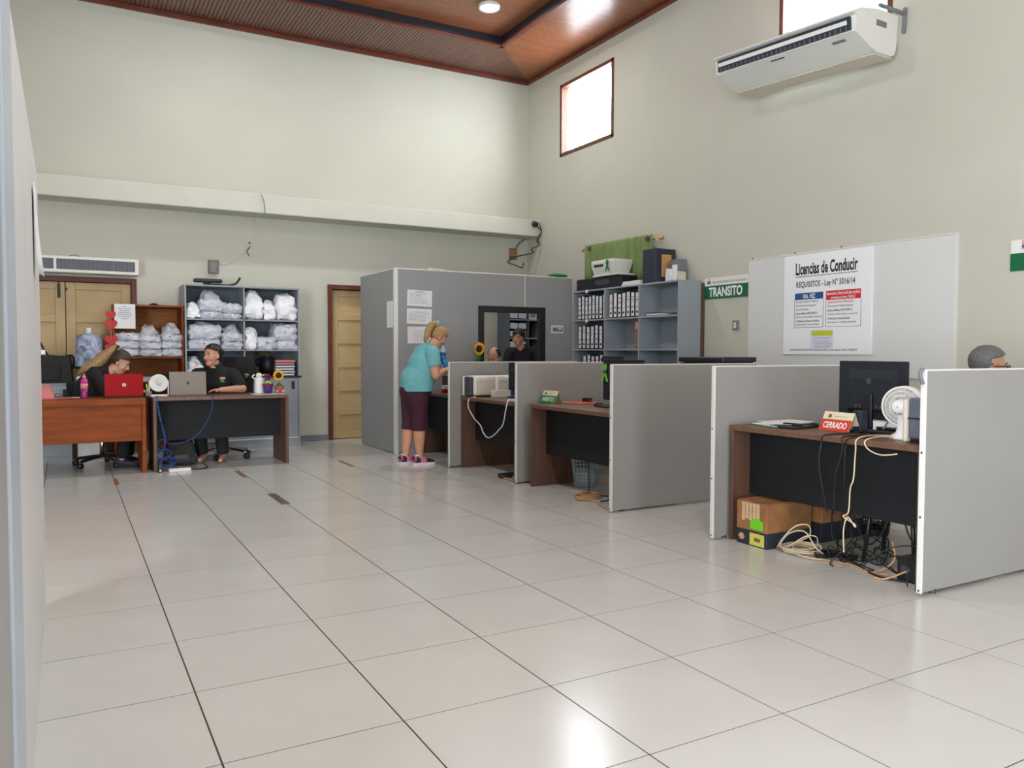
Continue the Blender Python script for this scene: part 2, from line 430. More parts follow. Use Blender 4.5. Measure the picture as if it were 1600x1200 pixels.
B().box(-.475, -.44, YB+.0, YB+.022, 1.93, 2.10, .006).cyl((-.457, YB+.0, 2.12), (-.457, YB+.0, 1.95), .008, n=8).out('bolt', 'dark_grey', d2)
B().box(-.385, -.365, YB-.0, YB+.022, 2.02, 2.06, .004).out('catch', 'dark_grey', d2)
# ---------------------------------------------------------------- tall panel beside the camera
t = thing('room_divider', 'tall pale grey divider panel with a metal joint strip running close beside the camera', 'divider', (-.53, -1.5, 0))
B().box(-.02, .02, -.55, 1.715, .012, 2.15, .002).out('panel', 'panel_light', t)
B().box(-.03, .025, -.93, -.56, .0, 2.6, .006, 2).out('joint_strip', 'strip_blue', t)
B().box(-.02, .018, -1.55, -.935, .012, 2.6, .002).out('panel', 'grey_board', t)
B().box(-.021, .021, 1.715, 1.73, .0, 2.155, .003).out('edge_strip', 'alu_edge', t)
pp = thing('paper_sheet', 'white paper sheet taped to the tall divider and curling away at its foot', 'paper', (-.505, -.55, 1.6))
b = B(); n = 8; rows = []
for i in range(7):
    z = .36*i/6; c = .026*(1-i/6)**1.6
    rows.append([(.004 + c*(.35+.65*k/n), .235*k/n - .03, z) for k in range(n+1)])
b.rings(rows, closed=False); b.out('sheet', 'paper', pp, True)
md = pp.children[0].modifiers.new('s', 'SOLIDIFY'); md.thickness = .002
# ---------------------------------------------------------------- grey booth dividers
def divider(label, x0, x1, y, h, raised=.0):
    t = thing('booth_divider', label, 'divider', (x0, y, 0), 0, 'grey dividers between the service booths')
    L = x1-x0
    B().box(.012, L, -.013, .013, .015+raised, h-.008).out('panel', 'grey_board', t)
    B().box(0, .013, -.015, .015, .01+raised, h, .002).out('edge_strip', 'alu_edge', t)
    B().box(.013, L, -.015, .015, h-.009, h, .002).out('top_strip', 'alu_edge', t)
    b = B()
    for q in (.12, L-.15): b.cyl((q, 0, 0), (q, 0, .02+raised), .018, n=10)
    b.out('foot', 'dark_grey', t)
    b = B()
    for z in (.03, .42, .76): b.cyl((-.002, 0, z), (.002, 0, z), .006, n=8)
    b.out('screws', 'dark_grey', t)
    return t
dv1 = divider('grey booth divider closest to the camera, in front of the grey-haired man', 3.495, 5.05, -1.771, 1.196, .005)
B().tube([(-.006, 0, 1.196), (-.022, 0, 1.19), (-.027, 0, 1.165), (-.014, 0, 1.14), (-.003, 0, 1.12)], .010, 8).out('peeled_strip', 'mid_grey', dv1, True)
divider('grey booth divider behind the red closed sign, by the cardboard boxes', 3.434, 4.93, -.289, 1.19)
dv3 = divider('grey booth divider hiding the desk with the green open sign on its near side', 3.369, 4.93, .785, 1.185)
B().tube([(1.56, 0, 1.185), (1.585, 0, 1.183), (1.6, 0, 1.165), (1.59, 0, 1.145)], .010, 8).out('peeled_strip', 'off_white', dv3, True)
divider('grey booth divider between the green open sign and the white printers', 3.386, 4.95, 2.352, 1.178)
divider('grey booth divider behind the white printers, by the woman in teal', 3.262, 4.95, 3.631, 1.168)
# ---------------------------------------------------------------- desks (local: front faces -y, x runs along the front)
def desk(label, loc, rz, L, D, top, leg, panel, setback=.16, low=.31, th=.035, H=.785, group=None):
    t = thing('office_desk', label, 'desk', loc, rz, group)
    B().box(0, L, 0, D, H-th, H, .003).out('top', top, t)
    for x in (0, L-.035): B().box(x+.001, x+.034, .005, D-.01, 0, H-th-.001, .002).out('leg', leg, t)
    B().box(.036, L-.036, setback, setback+.02, low, H-th-.001, .001).out('front_panel', panel, t)
    return t
G = 'walnut desks of the service booths'
desk('walnut desk with black front, red closed sign on it and cardboard boxes below', (3.555, -.325, 0), -PI/2, 1.415, .66, 'walnut', 'walnut_z', 'black_panel', group=G)
desk('walnut desk with black front carrying the green open sign and orange folder', (3.44, 2.165, 0), -PI/2, 1.345, .66, 'walnut', 'walnut_z', 'black_panel', group=G)
desk('walnut desk with black front carrying two white printers', (3.40, 3.60, 0), -PI/2, 1.22, .66, 'walnut', 'walnut_z', 'black_panel', group=G)
desk('walnut desk the woman in teal is standing at', (3.42, 4.98, 0), -PI/2, 1.32, .6, 'walnut', 'walnut_z', 'black_panel', group=G)
desk('walnut desk with black front and blue cables, grey laptop on top', (.395, 4.81, 0), 0, 1.415, .66, 'walnut', 'walnut_z', 'black_panel', setback=.28, low=.30)
t = thing('office_desk', 'glossy orange wood desk with red laptop, beside the blue cables', 'desk', (-1.25, 4.82, 0))
B().box(0, 1.58, 0, .66, .715, .785, .006, 2).out('top', 'orange_wood', t)
for x in (0, 1.54): B().box(x, x+.04, .02, .64, 0, .714, .003).out('leg', 'orange_wood', t)
B().box(.041, 1.539, .05, .07, .335, .714, .001).out('front_panel', 'orange_wood', t)
# ---------------------------------------------------------------- cubicle at the back
t = thing('cubicle', 'tall grey walled cubicle with a black framed window in the back corner', 'cubicle', (3.17, 5.02, 0))
b = B(); X0, X1 = .0, 2.63; a, c, z0, z1 = 1.16, 2.19, .97, 1.885
b.box(X0, a, 0, .04, .012, 2.30).box(c, X1, 0, .04, .012, 2.30).box(a, c, 0, .04, .012, z0).box(a, c, 0, .04, z1, 2.30)
b.out('front_panel', 'grey_board_tall', t)
B().box(0, .04, .041, 1.30, .012, 2.30).out('side_panel', 'grey_board_tall', t)
B().box(-.005, .045, -.005, .035, 0, 2.315, .003).out('corner_post', 'alu_edge', t)
B().box(.046, X1, -.004, .042, 2.301, 2.315, .002).box(-.003, .043, .042, 1.3, 2.301, 2.315, .002).out('top_strip', 'alu_edge', t)
B().box(1.86, 1.872, -.003, -.0005, 1.89, 2.3).out('joint_strip', 'alu_edge', t)
f = .085; b = B()
b.box(a, a+f, -.012, .05, z0, z1, .003).box(c-f-.01, c, -.012, .05, z0, z1, .003).box(a+f, c-f-.01, -.012, .05, z1-f, z1, .003).box(a+f, c-f-.01, -.05, .07, z0, z0+.05, .003)
b.out('window_frame', 'black_plastic', t)
# papers on the cubicle
def notice(label, loc, rz, w, h, lines, seed=0, tilt=0., group=None, head=True, title=None):
    rnd = random.Random(seed); t = thing('paper_notice', label, 'notice', loc, rz, group)
    rot = Matrix.Rotation(tilt, 4, 'Y')
    B().box(-w/2, w/2, -.0025, -.0005, -h/2, h/2).xf(rot).out('sheet', 'paper', t)
    b = B(); z = h/2-.03
    for k in range(lines):
        lw = w*(.45 if (k == 0 and head) else rnd.uniform(.5, .86)); x = -lw/2 if (k == 0 and head) else -w*.43
        while x < (-w*.43 if not (k == 0 and head) else -lw/2) + lw:
            q = rnd.uniform(.012, .04); b.box(x, min(x+q, w*.45), -.0034, -.0026, z-.004, z); x += q+.006
        z -= (h-.05)/lines
    b.xf(rot).out('printed_lines', 'print_grey', t)
    return t
n1 = notice('topmost printed notice taped to the front of the grey cubicle', (3.505, 5.02, 1.95), 0, .335, .20, 9, 1, .03)
text(n1, 'AVISO', (-.06, -.0026, .073), (1, 0, 0), (0, 0, 1), .12, .013, 'ink', .01)
notice('middle printed notice taped to the front of the grey cubicle', (3.50, 5.02, 1.722), 0, .335, .19, 9, 2, .02)
t = notice('lowest notice on the cubicle front, a table sheet behind the blonde ponytail', (3.508, 5.02, 1.488), 0, .335, .21, 0, 3, -.01)
b = B()
for k in range(8): b.box(-.08, .12, -.0034, -.0026, .06-k*.02, .0612-k*.02)
for x in (-.08, -.03, .02, .07, .12): b.box(x, x+.0015, -.0034, -.0026, -.08, .061)
b.out('printed_lines', 'ink_grey', t)
t = thing('paper_notice', 'narrow white sheet hung edge-on on the side of the grey cubicle', 'notice', (3.168, 5.16, 1.745), -PI/2)
B().box(-.12, .10, -.0035, -.0005, -.165, .165).out('sheet', 'paper', t)
t = thing('name_plate', 'small pale name plate holder on the cubicle right of its window', 'plate', (5.555, 5.018, 1.59))
B().box(-.1, .1, -.012, 0, -.055, .055, .004).out('holder', 'alu_edge', t)
B().box(-.082, .082, -.0145, -.0125, -.03, .026).out('insert', 'mid_grey', t)
B().box(.0, .06, -.0165, -.0146, .0, .018).out('print', 'paper', t)
t = thing('cloth_bundle', 'folded green cloth lying on top of the grey cubicle', 'cloth', (5.58, 5.05, 2.316))
B().ell((0, 0, .02), (.16, .06, .03)).out('cloth', 'ribbon_green', t, True)
t = thing('adapter', 'small white adapter with a wire on the cubicle top edge', 'adapter', (3.66, 5.04, 2.316))
B().box(-.03, .03, -.015, .015, 0, .022, .004).out('body', 'off_white', t)
B().tube([(.03, 0, .01), (.09, .0, .022), (.15, .0, .01), (.2, 0, .006)], .004).out('wire', 'off_white', t, True)
# ---------------------------------------------------------------- locker cabinet with open shelves
LX0, LX1, LF, LBK = .915, 2.35, 6.41, 6.92
t = thing('storage_cabinet', 'grey storage cabinet, open shelves of bagged papers above sliding doors', 'cabinet', (LX0, LF, 0))
w = LX1-LX0; D = LBK-LF
for x in (0, w-.02): B().box(x, x+.02, 0, D, .0, 2.12, .001).out('side', 'locker_grey', t)
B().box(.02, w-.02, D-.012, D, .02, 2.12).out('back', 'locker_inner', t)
B().box(.02, w-.02, .001, D-.012, 2.10, 2.12, .001).out('top', 'locker_grey', t)
B().box(.71, .728, .002, D-.012, .95, 2.1).out('partition_board', 'locker_grey', t)
for z in (1.69, 1.30): B().box(.02, w-.02, .002, D-.012, z-.018, z).out('shelf', 'locker_grey', t)
B().box(-.005, w+.02, -.015, D-.012, .925, .95, .002).out('worktop', 'black_plastic', t)
B().box(.02, w-.02, .02, D-.02, .0, .115).out('plinth', 'locker_grey', t)
for k, (x0, x1, y) in enumerate(((.022, .74, .03), (.70, w-.022, .012))):
    dd = B().box(x0, x1, y, y+.016, .13, .922, .002).out('door', 'locker_grey', t)
    xx = x0+.05 if k == 0 else x1-.09
    B().box(xx, xx+.045, y-.003, y+.001, .77, .88, .002).out('handle', 'black_plastic', dd)
B().box(.02, w-.02, .004, .03, .116, .13).out('track', 'alu_edge', t)
# orange bookcase
OX0, OX1, OF, OBK = .105, .905, 6.45, 6.92
t = thing('bookcase', 'orange wood bookcase holding bagged papers, left of the grey cabinet', 'bookcase', (OX0, OF, 0))
w = OX1-OX0; D = OBK-OF
for x in (0, w-.02): B().box(x, x+.02, 0, D, 0, 1.845, .001).out('side', 'orange_wood', t)
B().box(.02, w-.02, D-.01, D, .02, 1.825).out('back', 'orange_wood_dark', t)
B().box(.02, w-.02, .001, D-.01, 1.822, 1.845, .001).out('top', 'orange_wood', t)
for z in (1.21, .90, .48): B().box(.02, w-.02, .002, D-.01, z-.02, z).out('shelf', 'orange_wood', t)
# ---------------------------------------------------------------- bagged papers
def lump(b, x0, x1, y0, y1, z0, z1, amp=.012, seed=0, taper=.0, cuts=5, fr=9., sp=.28):
    bm2 = bmesh.new(); bmesh.ops.create_cube(bm2, size=1)
    bmesh.ops.subdivide_edges(bm2, edges=bm2.edges, cuts=cuts, use_grid_fill=True)
    for v in bm2.verts:
        p = v.co.copy(); r = max(abs(p.x), abs(p.y), abs(p.z)); s = p.normalized()*.62
        q = p.lerp(s, sp) if cuts > 2 else p
        k = 1 - taper*(q.z+.5)
        c = Vector(((x0+x1)/2 + q.x*(x1-x0)*k, (y0+y1)/2 + q.y*(y1-y0)*k, z0 + (q.z+.5)*(z1-z0)))
        nz = noise.noise_vector(c*fr + Vector((seed*3.1, seed*1.7, 0)))
        c += nz*amp
        if c.z < z0: c.z = z0
        v.co = c
    me = bpy.data.meshes.new('x'); bm2.to_mesh(me); bm2.free(); b.bm.from_mesh(me); bpy.data.meshes.remove(me)
    return b
def bundle(label, loc, w, d, h, seed, group, crest=0., marks=True):
    t = thing('bagged_papers', label, 'papers', loc, 0, group)
    lump(B(), -w/2+.012, w/2-.012, .012, d-.012, 0, h*.92, .006, seed, .06, 3).out('paper_stack', 'paper_blue', t, True)
    b = B(); lump(b, -w/2-.012, w/2+.012, -.01, d, 0, h*1.04, .03, seed+40, .08, 12, 20, .34)
    if crest: lump(b, -w*.46, w*.44, d*.05, d*.8, h*.7, h+crest, .05, seed+9, .55, 9, 14, .6)
    b.out('plastic_wrap', 'wrap', t, True)
    if marks and seed % 2:
        rnd = random.Random(seed); x = rnd.uniform(-w*.3, w*.05)
        B().box(x, x+rnd.uniform(.05, .09), -.012, -.006, h*.5, h*.5+.03).out('label_slip', 'paper', t)
        B().box(x+.008, x+.045, -.0145, -.0125, h*.5+.009, h*.5+.018).out('handwriting', 'ink', t)
    return t
g = 'bagged papers on the orange bookcase'
for px, (xa, xb, n) in {'notice-side': (.135, .40, 3), 'middle': (.405, .645, 3), 'cabinet-side': (.65, .885, 3)}.items():
    z = 1.211
    for k in range(n):
        h = (.10, .095, .085)[k] + random.uniform(-.012, .012); nm = ('bottom', 'second', 'top')[k]
        off = random.uniform(-.01, .01)
        bundle('plastic-bagged papers, %s of the %s pile on the orange bookcase' % (nm, px), ((xa+xb)/2+off, 6.47, z), xb-xa, .36, h, k*7+int(xa*100), g, crest=(.12 if k == n-1 and px != 'notice-side' else 0), marks=(k != 1))
        z += h+.002
g = 'bagged papers in the grey storage cabinet'
def lx(u): return .922 + (u-289)*.00774 if u < 381 else 1.634 + (u-381)*.00822
def cab(label, u0, u1, z, h, seed, crest=0., d=.36):
    x0, x1 = lx(u0), lx(u1); return bundle(label, ((x0+x1)/2, 6.43, z+.001), x1-x0-.006, d, h, seed, g, crest)
cab('lower papers of the middle pile, top left compartment of the grey cabinet', 314, 346, 1.69, .10, 1)
cab('upper papers of the middle pile under gauzy plastic, top left compartment of grey cabinet', 312, 348, 1.792, .14, 2, .12)
cab('lower flat papers against the partition board, top left compartment of grey cabinet', 347, 377, 1.69, .075, 3)
cab('upper flat papers against the partition board, top left compartment of grey cabinet', 347, 378, 1.767, .12, 4)
cab('bottom papers of the larger pile, middle left compartment of grey cabinet', 293, 343, 1.30, .125, 5)
cab('top papers of the larger pile, middle left compartment of grey cabinet', 294, 344, 1.427, .18, 6, .03)
cab('bottom papers of the smaller pile, middle left compartment of grey cabinet', 346, 379, 1.30, .105, 7)
cab('top papers of the smaller pile, middle left compartment of grey cabinet', 347, 379, 1.407, .10, 8, .10)
cab('flat bagged papers between upright bag and tall pile, middle right compartment', 402, 431, 1.30, .15, 9)
cab('bottom papers of the tall pile, middle right compartment of grey cabinet', 432, 465, 1.30, .12, 10)
cab('top rounded papers of the tall pile, middle right compartment of grey cabinet', 428, 465, 1.422, .21, 11)
def sack(label, u0, u1, z, h, seed, taper, d=.34, knot=True):
    x0, x1 = lx(u0), lx(u1); t = thing('plastic_bag', label, 'bag', ((x0+x1)/2, 6.43, z+.001), 0, 'white plastic bags in the grey cabinet'); w = x1-x0
    lump(B(), -w/2-.01, w/2+.01, 0, d, 0, h, .042, seed, taper, 13, 14, .55).out('bag', 'bag_white', t, True)
    if knot: lump(B(), -w*.12, w*.16, d*.3, d*.6, h*.9, h*1.04, .015, seed+3, .5, 4, 20).out('knot', 'bag_white', t, True)
    return t
sack('slumped white bag against the left side, top left compartment of grey cabinet', 291, 314, 1.69, .20, 21, .45, knot=False)
sack('big white bag by the partition board, top right compartment of grey cabinet', 383, 412, 1.69, .36, 22, .35)
sack('small white bag between two big ones, top right compartment of grey cabinet', 413, 431, 1.69, .25, 23, .4)
sack('big tied white bag at the outer end, top right compartment of grey cabinet', 433, 465, 1.69, .345, 24, .2)
sack('upright crumpled white bag, middle right compartment of grey cabinet', 383, 401, 1.30, .27, 25, .2)
sack('pale bag standing low behind the seated woman, bottom left compartment of grey cabinet', 291, 318, .951, .24, 26, .5, knot=False)
# bottom right compartment
t = thing('planter', 'black planter with dried brown flowers in the grey cabinet', 'planter', (1.955, 6.6, .951))
B().lathe([(.001, 0), (.085, 0), (.10, .25), (.09, .25), (.08, .22), (.001, .22)]).out('pot', 'black_plastic', t, True)
b = B(); rnd = random.Random(4)
for k in range(26):
    a = rnd.uniform(0, 6.28); r = rnd.uniform(0, .1); h = rnd.uniform(.26, .34)
    b.ell((r*math.cos(a), r*math.sin(a), h), (rnd.uniform(.015, .03),)*3, 8, 6)
b.out('dried_flowers', 'olive', t, True)
t = thing('planter', 'drooping dark green plant beside the black planter in grey cabinet', 'plant', (1.76, 6.58, .951))
B().lathe([(.001, 0), (.05, 0), (.06, .08), (.001, .08)]).out('pot', 'dark_grey', t, True)
b = B()
for k in range(16):
    a = k*.9; b.ell((.06*math.cos(a), .06*math.sin(a), .1+.05*math.sin(k*1.7)), (.035, .016, .02), 8, 6, Matrix.Rotation(a, 4, 'Z'))
b.out('leaves', 'olive', t, True)
for k in range(6):
    t = thing('document_folder', 'dark folder of papers, %s of the pile in the grey cabinet' % ('bottom', 'second', 'third', 'fourth', 'fifth', 'topmost')[k], 'folder', (2.16+.008*(k % 2), 6.44, .951+k*.036), 0, 'folders stacked in the grey cabinet')
    B().box(-.13, .13, 0, .3, 0, .006).box(-.13, .13, 0, .3, .028, .034).box(.124, .13, 0, .3, .006, .028).out('cover', 'navy' if k < 5 else 'cardboard', t)
    B().box(-.125, .12, .004, .295, .007, .027).out('pages', 'paper' if k < 4 else 'pink', t)
# on top of the cabinet
t = thing('chair_armrest', 'loose dark blue chair armrest lying on top of the grey cabinet', 'armrest', (1.22, 6.55, 2.121))
B().box(-.18, .17, -.05, .05, .035, .085, .022, 3).out('pad', 'navy', t, True)
B().tube([(-.05, 0, .012), (.1, 0, .012), (.25, 0, .012), (.34, 0, .04), (.385, 0, .1), (.39, 0, .12)], .014, 8).box(-.06, .03, -.03, .03, .008, .04, .006).out('arm', 'black_plastic', t, True)
t = thing('hat', 'small black cap lying on top of the orange bookcase', 'hat', (.58, 6.6, 1.846))
B().ell((0, 0, 0), (.055, .055, .032)).out('crown', 'black_matte', t, True); B().box(.03, .1, -.035, .035, .0, .008, .003).out('brim', 'black_matte', t)
# the note and the hearts on the bookcase
t = thing('paper_notice', 'white notice in a clear sleeve hung on the top corner of orange bookcase', 'notice', (.24, 6.448, 1.7))
B().box(-.115, .115, -.003, -.0005, -.15, .148).out('sheet', 'paper', t)
for k, (s, wd) in enumerate((('NO', .03), ('DEJAR CARPETAS', .15), ('SIN AVISAR', .11), ('PREGUNTAR AL', .13), ('ENCARGADO DE', .15), ('ESTA OFICINA', .13), ('GRACIAS', .07))):
    text(t, s, (-wd/2, -.003, .11-k*.024), (1, 0, 0), (0, 0, 1), wd, .011, 'ink', .01)
t = thing('heart_garland', 'string of red paper hearts hanging down the side of orange bookcase', 'garland', (.085, 6.43, 1.84))
B().tube([(0, 0, 0), (.002, 0, -.2), (-.002, 0, -.62)], .004).out('string', 'cable_tan', t, True)
for z, s in ((-.13, .06), (-.245, .075), (-.43, .075), (-.535, .072)):
    pts = []
    for k in range(24):
        a = 2*PI*k/24; pts.append((16*math.sin(a)**3/16*s*.95, (13*math.cos(a)-5*math.cos(2*a)-2*math.cos(3*a)-math.cos(4*a))/16*s))
    B().prism(pts, .006, (0, .0, z)).out('heart', 'red_heart', t)
# papers on the lower bookcase shelf
t = thing('paper_pile', 'flat pile of blue-white papers on the lower shelf of orange bookcase', 'papers', (.52, 6.47, .901))
for k in range(5):
    a = random.uniform(-.02, .02); B().box(-.14+a, .14+a, .0, .3, k*.011, k*.011+.0095).out('sheaf', 'paper_blue', t)
t = thing('desk_organizer', 'small dark organizer at the end of the lower bookcase shelf', 'organizer', (.76, 6.52, .901))
B().box(-.05, .05, 0, .1, 0, .05, .004).box(-.05, .05, .06, .1, .05, .08, .004).out('tray', 'black_plastic', t)
# ---------------------------------------------------------------- air units
t = thing('air_conditioner', 'white ceiling style air conditioner hung below the upper window by the corner', 'air conditioner', (6.1, .29, 3.907))
t.rotation_euler = (.055, 0, .035)
L = 1.63; prof = [(-.06, 0), (-.02, .02), (0, .07), (0, .36), (-.30, .36), (-.52, .325), (-.60, .29), (-.615, .265), (-.58, .255), (-.555, .13), (-.575, .115), (-.5, .085), (-.36, .03), (-.28, .0)]
b = B(); b.rings([[(x, y, z) for x, z in prof] for y in (.0, .03, L-.03, L)])
b.out('housing', 'white_plastic', t)
B().prism([(-.602, .246), (-.572, .246), (-.562, .14), (-.588, .14)], L-.1, (0, L-.05, 0), (1, 0, 0), (0, 0, 1)).out('outlet', 'navy', t)
B().box(-.612, -.600, .07, L-.07, .178, .215, .004, rot=Matrix.Rotation(-.25, 4, 'Y')).out('flap', 'white_plastic', t)
for k in range(28): B().box(-.592, -.578, .08+k*(L-.18)/27, .088+k*(L-.18)/27, .14, .17).out('vane', 'mid_grey', t)
B().box(-.27, -.02, .02, L-.02, -.012, .002, .004).out('intake_grille', 'off_white', t)
B().prism([(0, 0), (.16, 0), (.16, .02), (0, .02)], .003, (-.53, .78, .093), (0, 1, 0), (-.92, 0, .3)).out('badge', 'ink_grey', t)
B().prism([(0, 0), (.13, 0), (.13, .035), (0, .035)], .003, (-.5, .14, .081), (0, 1, 0), (-.92, 0, .3)).out('display', 'mid_grey', t)
B().box(-.3, -.16, -.003, .001, .22, .27).out('sticker', 'mid_grey', t)
for q0, q1 in ((-.03, -.002), (L+.002, L+.03)): B().box(-.3, .085, q0, q1, .37, .40, .004).box(.05, .085, q0, q1, .22, .44, .004).out('bracket', 'mid_grey', t)
t = thing('air_curtain', 'white air unit with grey mesh grilles mounted above the double doors', 'air unit', (-.15, 6.92, 2.222))
B().box(-1.0, .575, -.2, 0, 0, .2, .012, 2).out('housing', 'white_plastic', t)
for x0, x1 in ((-.95, -.355), (-.325, .29), (.293, .53)):
    g_ = B().box(x0, x1, -.2045, -.199, .04, .165, .002).out('grille', 'dark_grey', t)
    b = B(); x = x0+.008
    while x < x1-.006: b.box(x, x+.006, -.207, -.2046, .043, .162); x += .0135
    b.out('grille_bars', 'mid_grey', g_)
B().tube([(-.2, -.1, .2), (-.15, -.1, .222), (-.1, -.1, .22), (-.06, -.1, .2)], .004).out('loose_wire', 'dark_grey', t, True)
# ---------------------------------------------------------------- wall shelf with binders
SX, SYA, SYB = 5.8, 4.985, 2.80    # front, end by the cubicle, outer end
t = thing('wall_shelf', 'large grey shelf unit of binders against the wall under the green curtain', 'shelf', (SX, SYA, 0), -PI/2)
w = SYA-SYB; D = .365; YD = (.0, .735, 1.455, w)     # local x of the uprights
for x in YD: B().box(max(0, x-.011), min(w, x+.011), 0, D, 0, 2.12, .001).out('upright', 'shelf_grey', t)
for z in (2.12, 1.72, 1.32, .92, .52, .12): B().box(.011, w-.011, .001, D-.008, z-.02, z).out('shelf', 'shelf_grey', t)
B().box(.0, w, D-.008, D, .1, 2.12).out('back', 'shelf_grey', t)
B().box(.012, w-.005, D+.002, D+.03, 0, 2.10).out('backing_board', 'walnut_z', t)
B().box(w-.002, w+.012, D-.02, D+.03, 0, 2.09).out('backing_strip', 'walnut_z', t)
def binder(label, ly, z, wd, h, seed, lean=0.):
    # ly: distance along the shelf from the cubicle end
    t = thing('lever_arch_binder', label, 'binder', (SX+.035, SYA-ly, z+.001), -PI/2, 'white labelled binders on the wall shelf')
    rt = Matrix.Rotation(lean, 4, 'Y')
    B().box(0, wd, 0, .28, 0, h, .002).xf(rt).out('cover', 'navy' if seed % 3 else 'black_plastic', t)
    B().box(wd*.09, wd*.91, -.0025, -.0005, h*.045, h*.965).xf(rt).out('spine_label', 'paper', t)
    rnd = random.Random(seed); b = B()
    for zz in (.78, .68, .60, .40): 
        if rnd.random() < .85: b.box(wd*.15, wd*.85, -.0034, -.0026, h*zz, h*(zz+rnd.choice((.012, .02, .028))))
    b.box(wd*.15, wd*.85, -.0034, -.0026, h*.36, h*.372)
    b.xf(rt).out('label_print', 'ink', t)
    B().cyl((wd/2, -.004, h*.2), (wd/2, .002, h*.2), wd*.24, n=12).xf(rt).out('finger_hole', 'black_matte', t)
ordn = ('first', 'second', 'third', 'fourth', 'fifth', 'sixth', 'seventh', 'eighth')
for row, z0, h, comp, xs in (('top', 1.72, .32, 'compartment by the cubicle', [(.075+.083*k) for k in range(8)]),
                             ('top', 1.72, .32, 'compartment with no empty neighbour below the white printer', [(.80+.091*k) for k in range(7)]),
                             ('second', 1.32, .315, 'compartment by the cubicle', [(.085+.098*k) for k in range(6)]),
                             ('third', .92, .315, 'compartment by the cubicle', [(.20+.098*k) for k in range(5)])):
    for k, x in enumerate(xs):
        cm = 'end compartment' if 'cubicle' in comp else 'middle compartment'
        wd = .066 if row == 'top' and x < .7 else .074
        binder('%s binder from the cubicle, %s row, %s of the wall shelf' % (ordn[k], row, cm), x, z0, wd-.004, h + (.012 if k % 3 == 1 else -.006 if k % 4 == 2 else 0), k+int(z0*10)+(5 if x > .7 else 0), 0)
t = thing('box_file', 'tan cardboard file with a pink label standing alone in the wall shelf', 'file', (SX+.04, SYA-1.33, 1.321), -PI/2)
B().box(0, .085, 0, .29, 0, .345, .003).out('cover', 'cardboard', t); B().box(.01, .075, -.0025, -.0005, .25, .335).out('label', 'pink', t)
t = thing('open_folder', 'grey folder of papers lying flat in the outer top compartment of wall shelf', 'folder', (SX+.04, SYA-1.52, 1.721), -PI/2)
B().box(0, .48, 0, .26, 0, .006, .001).out('cover', 'mid_grey', t)
lump(B(), .01, .42, .01, .25, .006, .03, .003, 5, 0, 3).out('pages', 'paper', t); B().box(.02, .5, .0, .26, .031, .036, rot=Matrix.Rotation(.04, 4, 'Y')).out('cover_flap', 'dark_grey', t)
for k, z in enumerate((2.11, 1.71)):
    t = thing('shelf_tag', 'small white tag hanging on the %s shelf edge by the cubicle' % ('upper', 'lower')[k], 'tag', (SX-.003, SYA-.33, z), -PI/2)
    B().box(-.03, .03, -.002, 0, -.03, .012).out('card', 'paper', t)
# on top of the wall shelf (local x along shelf from the cubicle end)
def topthing(name, label, cat, ly, dx=.03): return thing(name, label, cat, (SX+dx, SYA-ly, 2.121), -PI/2)
t = topthing('black_case', 'black box case on the wall shelf at the cubicle end', 'case', .03)
B().box(0, .40, 0, .26, 0, .155, .008, 2).out('body', 'black_plastic', t); B().box(.15, .154, -.004, 0, .012, .145).out('seam', 'ink_grey', t); B().cyl((.07, -.006, .075), (.07, 0, .075), .02).out('knob', 'dark_grey', t)
t = topthing('printer', 'black printer under the white one on the wall shelf', 'printer', .44)
B().box(0, .60, 0, .30, 0, .155, .015, 2).out('body', 'black_plastic', t); B().box(.04, .36, -.008, .002, .05, .12, .004).out('paper_tray', 'dark_grey', t)
B().box(.02, .58, -.035, .28, .156, .18, .006).out('lid', 'white_plastic', t)
t = thing('printer', 'white printer with a green ribbon, on the black printer above the wall shelf', 'printer', (SX+.03, SYA-.47, 2.303), -PI/2)
bb = B(); bb.rings([[(.0, -.06, .13), (.50, -.06, .13), (.50, .25, .15), (.0, .25, .15)], [(.03, -.03, .0), (.46, -.03, .0), (.46, .22, .0), (.03, .22, .0)]])
bb.out('body', 'white_plastic', t); B().box(0, .5, -.062, .25, .13, .185, .012, 2).out('scanner_lid', 'white_plastic', t)
B().box(.07, .27, -.068, -.05, .1, .128, .003).out('paper_slot', 'black_plastic', t)
def ribbon(parent, o, u, v, s, m):
    loop = [(-.25, -.5), (-.05, -.05), (.12, .25), (.1, .42), (0, .5), (-.1, .42), (-.12, .25), (.05, -.05), (.25, -.5)]
    P = [Vector(o)+Vector(u)*a*s+Vector(v)*c*s for a, c in loop]
    n = Vector(u).cross(Vector(v)).normalized(); b = B(); wv = Vector(u)*s*.09
    pts = P; R = [[p-wv, p+wv, p+wv+n*.003, p-wv+n*.003] for p in pts]
    b.rings(R); return b.out('ribbon', m, parent)
ribbon(t, (.37, -.066, .10), (1, 0, 0), (0, 0, 1), .15, 'ribbon_green')
t = topthing('paper_pile', 'flat white papers on the wall shelf between printer and black box file', 'papers', 1.06)
for k in range(4): B().box(.0+.01*k, .40-.01*k, .0, .25, k*.014, k*.014+.012).out('sheaf', 'paper', t)
t = topthing('box_file', 'tall black box file with orange label on top of the wall shelf', 'file', 1.50, .02)
B().box(0, .25, 0, .31, 0, .41, .004).out('body', 'navy', t)
B().box(.252-.1, .2525, .0, .3, .0, .0001).out('edge', 'navy', t)
B().box(.2505, .2525, .09, .24, .07, .34).out('label', 'label_orange', t)
b = B()
for k in range(14): b.box(.2526, .2532, .10, .10+random.uniform(.06, .13), .09+k*.017, .094+k*.017)
b.out('lettering', 'cardboard', t)
t = topthing('paper_holder', 'grey box and loose white papers behind the tall black box file', 'papers', 1.80)
B().box(0, .18, .16, .28, .13, .27, .003).out('box', 'mid_grey', t)
